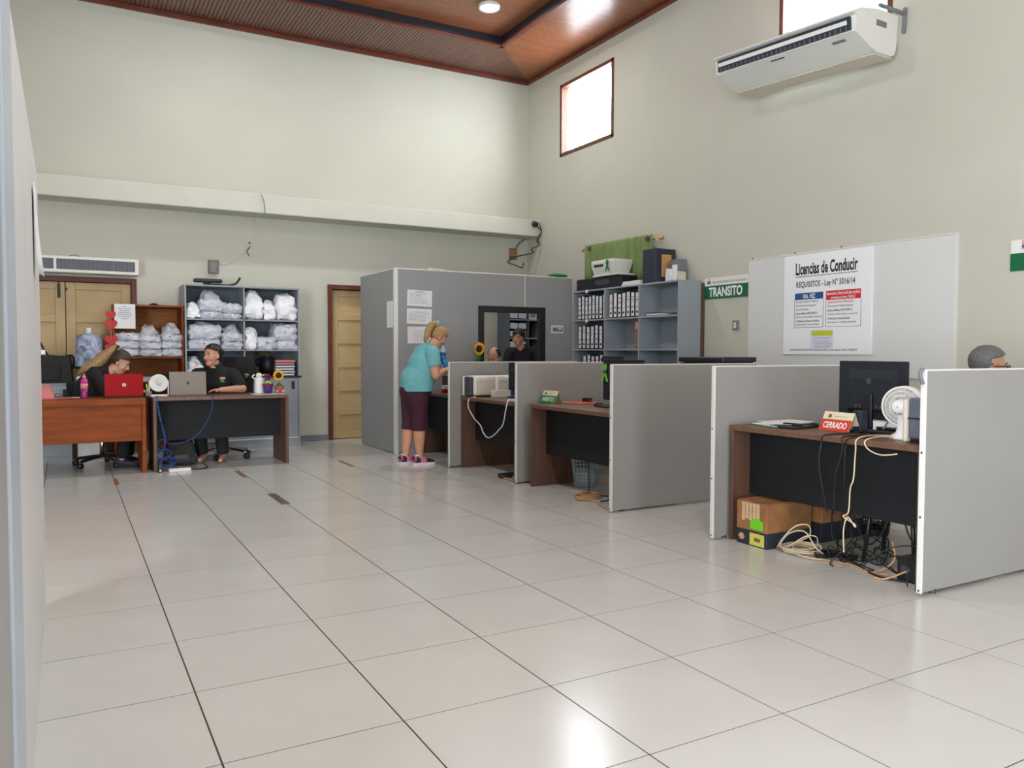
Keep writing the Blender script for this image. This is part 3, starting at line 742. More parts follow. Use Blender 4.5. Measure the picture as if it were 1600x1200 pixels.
B().box(.0, .09, .1, .13, 0, .16, rot=Matrix.Rotation(.1, 4, 'Y')).box(.1, .16, .12, .15, 0, .2).out('papers', 'paper', t); B().box(.02, .16, .16, .28, 0, .129).out('stand', 'off_white', t)
# curtain
t = thing('curtain', 'short green curtain hung on a brass rod high over the wall shelf', 'curtain', (6.2, 4.38, 2.24))
n = 120; rows = []
for z, am in ((0, .9), (.2, 1), (.40, 1), (.47, .9), (.505, .8), (.55, .8)):
    r = []
    for k in range(n+1):
        u = k/n; y = .76 - 1.53*u; fo = math.sin(u*2*PI*9.5) + .35*math.sin(u*2*PI*17+1)
        r.append((-.108 - .026*am*fo, y - .02*math.cos(u*2*PI*9.5), z - .02*u))
    rows.append(r)
B().rings(rows, closed=False).out('cloth', 'curtain_green', t, True).modifiers.new('s', 'SOLIDIFY').thickness = .004
B().cyl((-.062, .84, .50), (-.062, -.86, .47), .013, n=12).ell((-.062, .86, .50), .024).ell((-.062, -.88, .47), .024).out('rod', 'brass', t, True)
for y, z in ((.79, .5), (-.80, .475)): B().box(-.09, 0, y-.012, y+.012, z-.03, z-.012).box(-.012, -.001, y-.03, y+.03, z-.05, z+.03, .003).out('bracket', 'off_white', t)
for u in (.09, .93):
    y = .76-1.53*u; B().lathe([(.018, -.008), (.032, -.008), (.034, 0), (.032, .008), (.018, .008)], (-.118, y, .50-.02*u), 18, (1, .35, 0)).out('eyelet', 'dark_grey', t, True)
# ---------------------------------------------------------------- wall signs and boards
U, V = (0, -1, 0), (0, 0, 1)
t = thing('whiteboard', 'large plain white board on the side wall behind the licence poster', 'board', (6.2, .91, 1.05))
B().box(-.022, 0, -1.172, 1.172, 0, 1.235, .002).out('panel', 'board_panel', t)
B().box(-.026, 0, -1.185, -1.173, 0, 1.24).box(-.026, 0, -1.172, 1.172, 1.236, 1.246).out('edging', 'alu_edge', t)
for y in (1.13, .55, -.02): B().ell((-.012, y, 1.255), .010, 8, 6).out('nail', 'cardboard', t, True)
t = thing('poster', 'white driving licence requirements poster with blue and red boxes', 'poster', (6.168, 1.04, 1.262))
B().box(-.014, .009, -.522, .522, 0, 1.01, .002).out('board', 'white_board', t)
F = -.0142
def plate(x, y0, y1, z0, z1, m, nm, th=.002): return B().box(F-x-th, F-x, y0, y1, z0, z1).out(nm, m, t)
text(t, 'Licencias de Conducir', (F, .37, .805), U, V, .735, .125, 'ink', .03)
plate(0, -.365, .37, .785, .79, 'ink', 'underline')
text(t, 'REQUISITOS - Ley N° 5016/14', (F, .36, .66), U, V, .70, .082, 'ink_grey', .025)
plate(0, .025, .375, .555, .622, 'sign_blue', 'heading_band'); text(t, '1RA. VEZ', (F-.002, .27, .565), U, V, .15, .045, 'ink_white', .02)
plate(0, -.405, -.01, .535, .625, 'poster_red', 'heading_band')
text(t, 'Renovación a Partir de 60 años de Edad', (F-.002, -.02, .582), U, V, .375, .032, 'ink_white', .012)
text(t, 'se necesita en forma "ANUAL"', (F-.002, -.07, .543), U, V, .28, .03, 'ink_white', .012)
b = B()
for y0, y1, z0, z1 in ((.02, .38, .27, .553), (-.41, -.005, .27, .533)):
    for q in ((y0, y0+.004, z0, z1), (y1-.004, y1, z0, z1), (y0, y1, z0, z0+.004)): b.box(F-.001, F, *q)
b.out('box_outline', 'ink_grey', t)
for k, (s, wd) in enumerate((('Fotocopia de Cédula "VIGENTE"', .28), ('Fotocopia Grado Sanguíneo', .25), ('Foto y Vencimiento', .16), ('Examen Médico PSICOFISICO', .265), ('(Clínico, visual, auditivo y psíquico)', .32), ('Certificado de Primeros Auxilios', .29), ('Aprobar Examen Teórico-Práctico', .295))):
    text(t, s, (F, .36, .52-k*.0385), U, V, wd, .022, 'ink_grey' if k == 4 else 'ink', .012)
for k, (s, wd) in enumerate((('Solicitud en forma "PERSONAL"', .30), ('Fotocopia de Cédula (vigente)', .29), ('Examen Médico PSICOFISICO', .285), ('(Clínico, visual, auditivo y psíquico)', .345), ('Certificado de Antecedentes', .26), ('(Provisto por la Municipalidad)', .325))):
    text(t, s, (F, -.03, .502-k*.040), U, V, wd, .022, 'ink_grey' if k in (3, 5) else 'ink_red' if k == 0 else 'ink', .012)
s_ = plate(0, -.10, .175, .06, .245, 'note_lilac', 'taped_note', .0015)
plate(.0015, -.095, .155, .185, .235, 'yellow_green', 'note_heading', .001)
for k, wd in enumerate((.20, .0, .17, .23, .20, .17)):
    if wd: text(t, ('Examen Médico PSICOFISICO', '', 'Fotocopia de Cédula VIGENTE', 'lunes a viernes de 07:00 a 13:00 horas', 'traer original y fotocopia de cada uno', 'consultas en esta oficina')[k], (F-.0016, .135-(.02 if k > 3 else 0), .158-k*.018), U, V, wd, .012, 'ink_grey', .004, 'note_lettering')
text(t, 'DUPLICADO por EXTRAVIO: Denuncia Policial y Fotocopia de Cédula "VIGENTE"', (F, .42, -.0+.062-.03), U, V, .80, .025, 'ink', .012)
t.children[0]['label'] = 'white poster board'
def emblem(parent, x, y, z, s):
    B().box(x-.002, x, y-s*.45, y+s*.45, z, z+s*.5).out('emblem', 'ink_red', parent)
    B().box(x-.002, x, y-s*.55, y+s*.55, z-s*.6, z).out('emblem', 'basket_blue', parent)
    B().box(x-.003, x-.002, y-s*.4, y+s*.4, z-s*.4, z-s*.15).out('emblem', 'ink', parent)
    for k in range(3): B().box(x-.003, x-.002, y-s*.35+k*s*.26, y-s*.2+k*s*.26, z+s*.12, z+s*.4).out('emblem', 'ink_white', parent)
t = thing('wall_sign', 'white and green traffic office sign beside the wall shelf', 'sign', (6.2, 2.44, 1.9))
B().box(-.012, -.001, -.345, .345, .0, .245, .002).out('backing', 'white_plastic', t)
B().box(-.014, -.0121, -.345, .345, .0, .152).out('green_band', 'sign_green', t)
text(t, 'TRANSITO', (-.0141, .27, .022), U, V, .53, .112, 'ink_white', .03)
text(t, 'MUNICIPALIDAD DE CAAGUAZÚ', (-.0121, .205, .178), U, V, .52, .030, 'ink_grey', .012)
emblem(t, -.0122, .27, .205, .055)
t = thing('wall_sign', 'white and green sign far along the side wall past the white board', 'sign', (6.2, -1.05, 1.93))
B().box(-.012, -.001, -.345, .345, .0, .245, .002).out('backing', 'white_plastic', t)
B().box(-.014, -.0121, -.345, .345, .0, .14).out('green_band', 'sign_green', t)
emblem(t, -.0122, .23, .205, .06)
t = thing('wall_socket', 'small grey switch on the side wall below the traffic sign', 'switch', (6.2, 2.28, 1.585))
B().box(-.02, 0, -.045, .045, -.055, .055, .006).out('plate', 'mid_grey', t); B().box(-.027, -.02, -.02, .02, -.035, .035, .004).out('rocker', 'off_white', t)
# camera, wires and boxes on the walls
t = thing('security_camera', 'dark security camera at the end of the beam with dangling wires', 'camera', (6.08, 6.5, 3.29))
B().cyl((0, .04, 0), (-.03, -.06, -.02), .045, n=16).out('housing', 'dark_grey', t, True); B().cyl((-.03, -.061, -.02), (-.034, -.075, -.023), .035, n=16).out('lens', 'black_plastic', t, True); B().box(-.03, .03, .03, .04, -.05, .05).out('mount', 'mid_grey', t)
B().tube([(.02, 0, -.03), (.09, -.04, -.12), (.02, -.02, -.25), (.06, -.02, -.33), (-.06, .02, -.4), (-.02, .03, -.45), (-.2, .2, -.5), (-.24, .4, -.5)], .009).out('wire', 'cable_black', t, True)
B().tube([(.06, .0, .03), (.115, .0, -.1), (.08, 0, -.2), (.04, 0, -.28)], .006).out('wire', 'dark_grey', t, True)
t = thing('junction_box', 'small brown junction box with loose wires on the back wall by the corner', 'box', (5.92, 6.945, 2.84))
B().box(-.06, .06, -.05, 0, -.08, .1, .006).out('box', 'cardboard', t)
B().tube([(0, -.05, -.05), (-.12, -.06, -.13), (.02, -.07, -.17), (.14, -.06, -.2), (.18, -.05, -.12)], .008).tube([(.02, -.05, .08), (.1, -.06, .2), (.2, -.05, .26), (.16, -.05, .33)], .007).out('loose_wires', 'dark_grey', t, True)
t = thing('wall_wire', 'thin cream wire running down the back wall from the beam to a ring', 'wire', (1.9, 6.95, 3.0))
B().tube([(-.02, -.008, .09), (-.02, -.008, -.28), (-.06, -.008, -.38), (-.16, -.008, -.4), (-.3, -.008, -.52), (-.48, -.008, -.56)], .006).out('wire', 'off_white', t, True)
B().tube([(-.075, -.01, -.3), (-.12, -.012, -.36), (-.09, -.012, -.43)], .006).ell((-.085, -.015, -.25), .012, 8, 6).out('hook', 'dark_grey', t, True)
B().tube([(-.01, -.42, .345), (.01, -.422, .30), (.03, -.422, .22), (.035, -.42, .1)], .005).out('beam_wire', 'mid_grey', t, True)
t = thing('electric_box', 'small shiny electric box on the back wall above the grey cabinet', 'box', (1.34, 6.95, 2.40))
B().box(-.065, .065, -.06, 0, -.09, .09, .006).out('box', 'steel_strip', t); B().box(-.03, .03, -.064, -.06, -.06, .05).out('cover', 'mid_grey', t)
t = thing('floor_strip', 'short dark metal strip set in a joint of the tiled floor', 'strip', (1.19, 2.64, 0))
B().box(-.035, .035, -.28, .28, .0005, .004, .001).out('plate', 'steel_strip', t)
for k, (x, y, l, s) in enumerate(((1.17, 4.24, .25, 'short brown worn patch along a floor joint near the walnut desk'), (2.37, 4.48, .26, 'long brown worn patch along a floor joint near the cubicle'), (.01, 4.3, .22, 'brown worn patch on a floor joint before the orange desk'))):
    t = thing('floor_mark', s, 'mark', (x, y, 0)); B().box(-.02, .02, -l, l, .0004, .0012).out('patch', 'stain', t)

# ---------------------------------------------------------------- shelf of papers inside the cubicle
t = thing('paper_shelf', 'dark grey shelf of tied white papers seen through the cubicle window', 'shelf', (5.64, 6.56, 0))
for x in (0, .35, .535): B().box(x, x+.018, 0, .36, 0, 2.1).out('upright', 'locker_inner', t)
for z in (2.1, 1.79, 1.50, 1.21, .92, .6, .3): B().box(.019, .534, .001, .35, z-.018, z).out('shelf', 'shelf_grey', t)
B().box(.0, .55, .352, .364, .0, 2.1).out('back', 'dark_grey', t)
rnd = random.Random(5)
for z, nm in ((1.79, 'top'), (1.50, 'second'), (1.21, 'third')):
    for x, c in ((.10, 'outer'), (.26, 'inner')):
        for k in range(2):
            tt = thing('tied_papers', '%s tied white papers in the %s column, %s shelf inside the cubicle' % (('lower', 'upper')[k], c, nm), 'papers', (5.64+x, 6.57, z+.001+k*.125), 0, 'tied papers inside the cubicle')
            R_ = Matrix.Rotation(rnd.uniform(-.1, .1), 4, 'Y')
            B().box(-.066, .066, 0, .3, .012, .105, .004).xf(R_).out('sheets', 'paper_blue', tt)
            B().box(-.069, .069, -.004, .3, .008, .0125).box(-.069, .069, -.004, .3, .105, .112).xf(R_).out('covers', 'navy', tt)
tt = thing('white_box', 'white paper box on the top shelf inside the cubicle', 'box', (6.085, 6.57, 1.791)); B().box(-.07, .07, 0, .3, 0, .12, .003).out('body', 'paper', tt); B().box(-.05, .05, -.002, 0, .03, .09).out('print', 'print_grey', tt)
# ---------------------------------------------------------------- things on the booth desks (rz -90: local -y faces the visitor)
HD = .7862; RB = -PI/2
def tent(label, loc, rz, word, band):
    t = thing('tent_sign', label, 'sign', loc, rz); w, h, d = .232, .118, .055
    sl = Vector((0, d, h)).normalized(); ln = Vector((0, d, h)).length
    nrm = Vector((0, -h, d)).normalized()
    B().prism([(-w/2, 0), (w/2, 0), (w/2, ln), (-w/2, ln)], .003, (0, -d, 0), (1, 0, 0), sl).out('front_card', 'cream_card', t)
    B().prism([(-w/2, 0), (w/2, 0), (w/2, ln), (-w/2, ln)], .003, (0, d, 0), (1, 0, 0), Vector((0, -d, h)).normalized()).out('rear_card', 'cream_card', t)
    o = Vector((0, -d, 0))+nrm*.004
    B().prism([(-w/2, 0), (w/2, 0), (w/2, ln*.6), (-w/2, ln*.6)], .001, o, (1, 0, 0), sl).out('colour_band', band, t)
    text(t, word, o + Vector((-w*.40, 0, 0)) + sl*ln*.15, (1, 0, 0), sl, w*.78, ln*.32, 'ink_white', .02)
    text(t, 'MUNICIPALIDAD DE CAAGUAZÚ', o + Vector((-w*.12, 0, 0)) + sl*ln*.745, (1, 0, 0), sl, w*.45, ln*.05, 'ink_grey', .01)
    B().prism([(-.012, 0), (.012, 0), (.012, .016), (-.012, .016)], .001, o + Vector((-w*.27, 0, 0)) + sl*ln*.68, (1, 0, 0), sl).out('emblem', 'leaf', t)
    B().prism([(-.01, .016), (.01, .016), (.01, .024), (-.01, .024)], .001, o + Vector((-w*.27, 0, 0)) + sl*ln*.68, (1, 0, 0), sl).out('emblem', 'ink_red', t)
    return t
tent('red and cream closed tent sign standing on the booth desk', (3.86, -.975, HD), RB-.05, 'CERRADO', 'sign_red')
tent('green and cream open tent sign standing on the booth desk', (3.70, 2.20, HD), RB+.1, 'ABIERTO', 'sign_green_light')
def monitor(label, loc, rz, w, h, z0, tilt=0., label_logo=True):
    t = thing('computer_monitor', label, 'monitor', loc, rz)
    R_ = Matrix.Translation((0, 0, z0)) @ Matrix.Rotation(tilt, 4, 'X')
    b = B(); b.box(-w/2, w/2, 0, .018, 0, h, .006, 2).xf(R_); b.out('housing', 'monitor_black', t, False)
    b = B(); b.rings([[(-w*.36, 0, h*.12), (w*.36, 0, h*.12), (w*.36, 0, h*.86), (-w*.36, 0, h*.86)], [(-w*.3, -.03, h*.18), (w*.3, -.03, h*.18), (w*.3, -.03, h*.7), (-w*.3, -.03, h*.7)]]).xf(R_)
    b.out('rear_cover', 'monitor_black', t)
    B().box(-w/2+.008, w/2-.008, .0182, .0195, .012, h-.008).xf(R_).out('screen', 'black_matte', t)
    B().box(-.035, .035, -.05, -.02, .012, z0+h*.45, .006).out('stand_neck', 'black_plastic', t)
    B().box(-.12, .12, -.09, .09, .0, .012, .004).out('stand_base', 'black_plastic', t)
    if label_logo: B().lathe([(.012, 0), (.02, 0), (.02, .0015), (.012, .0015)], (0, -.032, h*.66), 20, (0, -1, 0)).xf(R_).out('maker_mark', 'dark_grey', t)
    b = B()
    for k in range(7): b.box(-w*.2+k*w*.06, -w*.2+k*w*.06+w*.03, -.0315, -.029, h*.2, h*.25)
    b.xf(R_).out('vents', 'dark_grey', t)
    return t
monitor('black monitor seen from behind, beside the red closed sign', (4.12, -1.005, HD), RB, .50, .375, .066)
B().box(.12, .155, -.034, -.03, .055, .085).out('video_plug', 'sign_blue', bpy.data.objects['computer_monitor'])
m2 = monitor('black monitor with a lime ribbon, by the green open sign', (4.08, 1.575, HD), RB, .61, .385, .04)
rb = ribbon(m2, (-.245, -.024, .30), (1, 0, 0), (0, 0, 1), .17, 'ribbon_lime')
m3 = monitor('black monitor beside the two white printers', (3.86, 3.09, HD), RB, .52, .315, .06)
t = thing('router', 'dark blue upright router box between closed sign and white fan', 'router', (3.92, -1.075, HD), RB-.1)
B().box(-.035, .035, -.03, .03, 0, .135, .01, 2).out('body', 'navy', t); B().box(-.055, .055, -.05, .05, -.0, .012, .004).out('foot', 'black_plastic', t)
t = thing('landline_phone', 'black desk phone with an aerial lying behind the white fan', 'phone', (3.925, -1.255, HD), RB)
B().box(-.09, .09, -.05, .05, 0, .024, .008).out('base', 'black_plastic', t); B().tube([(-.02, 0, .03), (.01, .0, .08), (.035, .0, .115)], .006).out('aerial', 'mid_grey', t, True)
B().box(-.085, .085, .01, .045, .0245, .042, .008).out('handset', 'black_plastic', t)
t = thing('white_box', 'long white box standing behind the black desk phone', 'box', (4.01, -1.235, HD), RB)
B().box(-.12, .12, -.022, .022, 0, .066, .003).out('body', 'paper', t); B().box(-.121, .121, -.023, .023, .06, .07, .002).out('lid', 'white_plastic', t)
# desk fan seen from behind
def fan(label, loc, rz, r, hub_z, back=True, tilt=0.):
    t = thing('desk_fan', label, 'fan', loc, rz)
    R_ = Matrix.Translation((0, 0, hub_z)) @ Matrix.Rotation(tilt, 4, 'X')
    s = -1 if back else 1
    b = B()
    for y in (-.035, .035): 
        b.tube([(r*math.cos(a*PI/18), y, r*math.sin(a*PI/18)) for a in range(37)], .006, 6, 1)
    b.lathe([(r+.004, -.035), (r+.007, 0), (r+.004, .035), (r, .035), (r+.002, 0), (r, -.035)], (0, 0, 0), 40, (0, 1, 0)).xf(R_).out('guard_ring', 'white_plastic', t, True)
    for sd, nm in ((-1, 'rear_guard'), (1, 'front_guard')):
        b = B()
        for k in range(56):
            a = 2*PI*k/56; c, q = math.cos(a), math.sin(a)
            b.tube([(r*.36*c, sd*.05, r*.36*q), (r*.8*c, sd*.05, r*.8*q), (r*c, sd*.035, r*q)], .0022, 4, 1)
        for rr in (.58, .8): b.tube([(r*rr*math.cos(a*PI/18), sd*.05, r*rr*math.sin(a*PI/18)) for a in range(37)], .0026, 5, 1)
        b.xf(R_).out(nm, 'white_plastic', t)
    B().lathe([(.001, .05), (r*.38, .05), (r*.36, .056), (.001, .058)], (0, 0, 0), 24, (0, 1, 0)).xf(R_).out('front_cap', 'white_plastic', t, True)
    B().lathe([(r*.40, -.046), (r*.42, -.06), (r*.36, -.095), (r*.25, -.105), (.001, -.107)], (0, 0, 0), 28, (0, 1, 0)).xf(R_).out('motor_housing', 'white_plastic', t, True)
    b = B()
    for k in range(5):
        a = 2*PI*k/5; b.ell((r*.5*math.cos(a), 0, r*.5*math.sin(a)), (r*.36, .006, r*.2), 12, 8, Matrix.Rotation(-a, 4, 'Y') @ Matrix.Rotation(.4, 4, 'X'))
    b.xf(R_).out('blades', 'off_white', t, True)
    B().box(-.035, .035, -.075, -.055, r*.5, r*.62, .004).xf(R_).out('carry_handle', 'off_white', t)
    b = B()
    for x, z in ((0, .045), (0, .0), (-.01, -.035), (.012, -.035)): b.cyl((x, -.110, z), (x, -.104, z), .004, n=8)
    b.xf(R_).out('screws', 'mid_grey', t)
    b = B(); b.loft([((0, -.04, hub_z-r*.4), .022, .02), ((0, -.03, hub_z-r-.01), .026, .022), ((0, -.01, .03), .045, .035), ((0, .0, .012), .075, .07), ((0, 0, 0), .085, .08)], 20)
    b.out('base', 'white_plastic', t, True)
    return t
fan('white desk fan seen from behind, between monitor and grey printer', (3.84, -1.43, HD), RB+.25, .112, .185, True)
t = thing('printer', 'grey and white printer pushed against the closest booth divider', 'printer', (3.665, -1.545, HD), RB)
B().box(.028, .19, .0, .34, .02, .245, .012, 2).out('body', 'printer_grey', t); B().box(0, .03, -.012, .35, .0, .24, .012, 2).out('side_cover', 'off_white', t)
B().box(.03, .19, -.004, .001, .13, .138).out('seam', 'black_plastic', t); B().box(.02, .19, .02, .32, 0, .021).out('feet', 'black_plastic', t)
t = thing('paper_pile', 'loose white papers at the end of the desk with the closed sign', 'papers', (3.84, -.42, HD), RB)
for k, (a, dx, dy) in enumerate(((.05, 0, .08), (-.08, .03, .05), (.15, .06, .0), (-.03, .0, .1), (.3, .09, .02))):
    B().box(-.11+dx, .12+dx, -.13+dy, .2+dy, k*.004, k*.004+.003, rot=Matrix.Rotation(a, 4, 'Z')).out('sheet', 'paper', t)
t = thing('document_folder', 'green folder lying under the black tablet by the loose papers', 'folder', (3.72, -.52, HD), RB)
B().box(-.10, .14, -.05, .16, .0, .006, rot=Matrix.Rotation(-.25, 4, 'Z')).out('cover', 'green_card', t); B().box(-.09, .13, -.04, .15, .0062, .009, rot=Matrix.Rotation(-.2, 4, 'Z')).out('pages', 'paper', t)
t = thing('notebook', 'black notebook and pen case lying beside the loose papers', 'notebook', (3.74, -.66, HD), RB)
B().box(-.10, .10, -.06, .16, .0, .012, .003, rot=Matrix.Rotation(.1, 4, 'Z')).out('cover', 'black_plastic', t); B().cap((-.05, .03, .02), (.07, .05, .02), .010, .010, 10).out('pen_case', 'black_matte', t, True)
t = thing('computer_mouse', 'black mouse with its cord beside the closed sign', 'mouse', (3.93, -.71, HD), RB)
B().ell((0, 0, .012), (.028, .045, .018)).out('shell', 'black_plastic', t, True); B().tube([(0, .04, .01), (.05, .12, .004), (.16, .14, .004)], .0025).out('cord', 'cable_black', t, True)
# booth with the open sign
t = thing('document_folder', 'orange folder lying behind the green open sign', 'folder', (3.95, 2.16, HD), RB)
B().box(-.02, .24, -.13, .16, 0, .007, .002, rot=Matrix.Rotation(.2, 4, 'Z')).out('cover', 'orange_card', t); B().box(-.12, .0, -.16, .0, 0, .003).out('pages', 'paper', t)
t = thing('stapler', 'black stapler on the orange folder', 'stapler', (4.05, 2.10, HD+.009), RB)
B().box(-.07, .07, -.015, .015, 0, .012, .003).out('base', 'black_plastic', t); B().box(-.07, .075, -.014, .014, .014, .036, .006, rot=Matrix.Rotation(-.06, 4, 'Y')).out('arm', 'black_plastic', t)
t = thing('computer_mouse', 'black mouse in front of the monitor with the lime ribbon', 'mouse', (3.83, 1.60, HD), RB)
B().ell((0, 0, .014), (.03, .05, .022)).out('shell', 'black_plastic', t, True); B().box(-.002, .002, -.03, -.01, .03, .036).out('wheel', 'mid_grey', t)
t = thing('keyboard', 'black keyboard in front of the monitor with the lime ribbon', 'keyboard', (3.83, 1.33, HD), RB)
B().box(-.2, .2, -.07, .07, 0, .016, .004).out('body', 'black_plastic', t); b = B()
for i in range(14):
    for j in range(5): b.box(-.19+i*.0272, -.167+i*.0272, -.062+j*.025, -.041+j*.025, .0162, .021)
b.out('keys', 'dark_grey', t)
# printers in the third booth
def printer_white(label, x0, x1, grey):
    t = thing('printer', label, 'printer', (x0, 3.38, HD), 0, 'white printers side by side')
    w = x1-x0
    B().box(0, w, 0, .20, .012, .232, .03, 4).out('body', 'white_plastic', t)
    B().box(.03, w-.03, -.003, .001, .03, .185, .001).out('front_cover', 'off_white', t)
    B().box(.03, w-.03, .02, .18, 0, .013).out('feet', 'black_plastic', t)
    text(t, 'hp' if grey else 'EPSON', (w*.28, -.0031, .155), (1, 0, 0), (0, 0, 1), .02 if grey else .05, .014, 'ink_grey', .01)
    if grey:
        B().box(-.045, -.001, .012, .155, .014, .222, .012, 2).out('tank_unit', 'dark_grey', t); B().box(-.048, -.001, .157, .2, .012, .226, .008, 2).out('side_cover', 'white_plastic', t)
    return t
printer_white('white printer with a dark grey side, at the end of the desk', 3.452, 3.712, True)
printer_white('plain white printer between grey-sided printer and black monitor', 3.718, 3.99, False)
t = thing('white_box', 'low white box with a blue end in front of the white printers', 'box', (3.64, 3.26, HD), 0)
B().box(0, .27, 0, .09, 0, .075, .002).out('body', 'white_plastic', t); B().box(.2, .2715, -.0015, .091, .01, .0765).out('blue_wrap', 'sign_blue', t); 
t = thing('power_adapter', 'flat white adapter on the edge of the printer desk', 'adapter', (3.47, 2.54, HD), 0)
B().box(-.03, .06, -.07, .07, 0, .022, .004).out('body', 'white_plastic', t)
t = thing('cable', 'white cable looping down from the printer over the desk front', 'cable')
B().tube([(3.46, 3.35, .79), (3.40, 3.39, .77), (3.385, 3.38, .68), (3.385, 3.24, .57), (3.385, 3.10, .51), (3.385, 3.02, .43), (3.385, 2.92, .395), (3.385, 2.80, .43), (3.385, 2.68, .50), (3.385, 2.6, .56), (3.385, 2.545, .70), (3.40, 2.53, .79), (3.44, 2.54, .80)], .006, 8).out('cord', 'white_plastic', t, True)
# booth of the standing woman
t = thing('juice_carton', 'small red and white carton on the desk of the woman in teal', 'carton', (3.55, 4.35, HD), RB)
B().box(-.03, .03, -.03, .03, 0, .09, .003).out('body', 'paper', t); B().box(-.031, .031, -.031, .031, .0, .045).out('red_band', 'red_plastic', t)
t = thing('printer', 'dark machine on the desk of the woman in teal, behind the divider', 'printer', (3.72, 4.45, HD), RB)
B().box(-.2, .2, -.08, .2, 0, .2, .015, 2).out('body', 'black_plastic', t); B().box(-.15, .15, -.083, -.079, .03, .08).out('tray', 'dark_grey', t)
# sunflowers
def sunflower(parent, o, r, facing=(0, -1, 0)):
    q = Vector(facing).to_track_quat('Z', 'Y').to_matrix().to_4x4(); mt = Matrix.Translation(o) @ q
    b = B()
    for k in range(16):
        a = 2*PI*k/16; b.ell((r*.76*math.cos(a), r*.76*math.sin(a), .0), (r*.3, r*.15, .006), 8, 6, Matrix.Rotation(a, 4, 'Z'))
    b.xf(mt).out('petals', 'petal_yellow', parent, True)
    B().ell((0, 0, .004), (r*.56, r*.56, .014), 20, 10).xf(mt).out('seed_head', 'seed_brown', parent, True)
t = thing('sunflower', 'artificial sunflower on the cubicle sill left of the black window frame', 'flower', (4.28, 4.9, HD))
B().tube([(0, 0, .2), (.01, 0, .35), (0, 0, .49)], .006).out('stem', 'leaf', t, True); B().ell((-.0, .0, .42), (.03, .02, .05)).ell((-.03, .01, .39), (.03, .015, .04)).out('leaves', 'ribbon_green', t, True)
B().lathe([(.001, 0), (.04, 0), (.05, .2), (.001, .2)]).out('vase', 'dark_grey', t, True)
sunflower(t, (0, -.01, .53), .085, (-.86, -.5, .05))
# ---------------------------------------------------------------- under the booth desks
def carton(label, loc, rz, w, d, h, split):
    t = thing('cardboard_box', label, 'box', loc, rz)
    B().box(0, w, 0, d, 0, split, .002).out('lower_band', 'cardboard_dark', t); B().box(-.001, w+.001, -.001, d+.001, split, h, .004).out('upper_band', 'cardboard', t)
    B().box(.01, w*.48, .01, d-.01, h, h+.006, rot=Matrix.Rotation(.03, 4, 'Y')).box(w*.52, w-.01, .01, d-.01, h-.002, h+.004, rot=Matrix.Rotation(-.03, 4, 'Y')).out('flaps', 'cardboard', t)
    return t
t = carton('brown and navy cardboard box with a green sticker under the desk', (3.545, -.415, 0), RB, .265, .42, .288, .10)
B().prism([(.0, .0), (.11, .0), (.11, .055), (.08, .065), (.065, .085), (.03, .06), (0, .055)], .001, (.125, -.0025, .115)).out('green_sticker', 'sticker_green', t)
B().box(.12, .245, -.0022, -.0002, .008, .088).out('yellow_label', 'sticker_yellow', t); b = B()
for k in range(12): b.box(.16+k*.0045, .1622+k*.0045, -.003, -.0021, .035, .06)
b.out('barcode', 'ink', t)
B().box(.03, .065, -.0022, -.0002, .03, .07).box(.02, .075, -.002, -.0002, .045, .055).out('brand_mark', 'label_orange', t)
b = B(); rnd = random.Random(3)
for k in range(5): b.box(.05+k*.032, .075+k*.032, -.0022, -.001, .15+rnd.random()*.05, .285)
b.out('packing_tape', 'tape', t)
carton('second brown and navy cardboard box, deeper under the desk', (4.02, -.42, 0), RB, .30, .42, .275, .13)
def basket(label, loc, m, r0, r1, h, n=22, rows=8):
    t = thing('waste_basket', label, 'basket', loc); b = B()
    for k in range(n):
        a = 2*PI*k/n; c, s = math.cos(a), math.sin(a); b.tube([(r0*c, r0*s, .01), (r1*c, r1*s, h)], .0045, 5, 1)
    for j in range(rows+1):
        z = .01+(h-.01)*j/rows; r = r0+(r1-r0)*j/rows; b.tube([(r*math.cos(2*PI*k/n), r*math.sin(2*PI*k/n), z) for k in range(n+1)], .0045, 5, 1)
    b.out('lattice', m, t)
    B().lathe([(.001, 0), (r0, 0), (r0+.004, .05), (r0, .05), (r0-.004, .008), (.001, .008)], n=n).out('bottom', m, t, True)
    B().lathe([(r1-.004, h-.02), (r1+.008, h-.02), (r1+.012, h), (r1-.002, h)], n=n).out('rim', m, t, True)
    return t
t = basket('pale blue lattice waste basket under the desk with open sign', (3.92, 1.93, 0), 'basket_blue', .105, .135, .29)
lump(B(), -.07, .07, -.07, .07, .01, .15, .03, 5, 0, 5, 20).out('rubbish', 'paper', t, True)
basket('black lattice waste basket behind the second cardboard box', (4.58, -.70, 0), 'cable_black', .10, .125, .24)
def cable(label, lines, m, r=.006):
    t = thing('cable', label, 'cable', (0, 0, 0))
    for k, pts in enumerate(lines): B().tube(pts, r, 6).out('cord', m, t, True)
    return t
rnd = random.Random(11)
def coil(cx, cy, r, turns, z=.008, tiltv=0., sq=.6):
    P = []
    for k in range(turns*10+1):
        a = 2*PI*k/10; q = r*(1+.12*math.sin(k*1.3)); P.append((cx+q*math.cos(a), cy+q*sq*math.sin(a), z+.010*(k/10)+tiltv*(1+math.sin(a))))
    return P
cable('coil of cream network cable standing on the floor beside the cardboard box', [coil(3.70, -.80, .115, 3, .01, .0, .9), [(3.60, -.72, .02), (3.56, -.80, .10), (3.58, -.88, .19), (3.64, -.93, .20), (3.68, -.90, .12), (3.62, -.80, .05), (3.60, -.74, .03), (3.59, -.82, .13), (3.62, -.92, .16), (3.66, -.98, .06), (3.70, -1.05, .012)]], 'cable_cream', .0045)
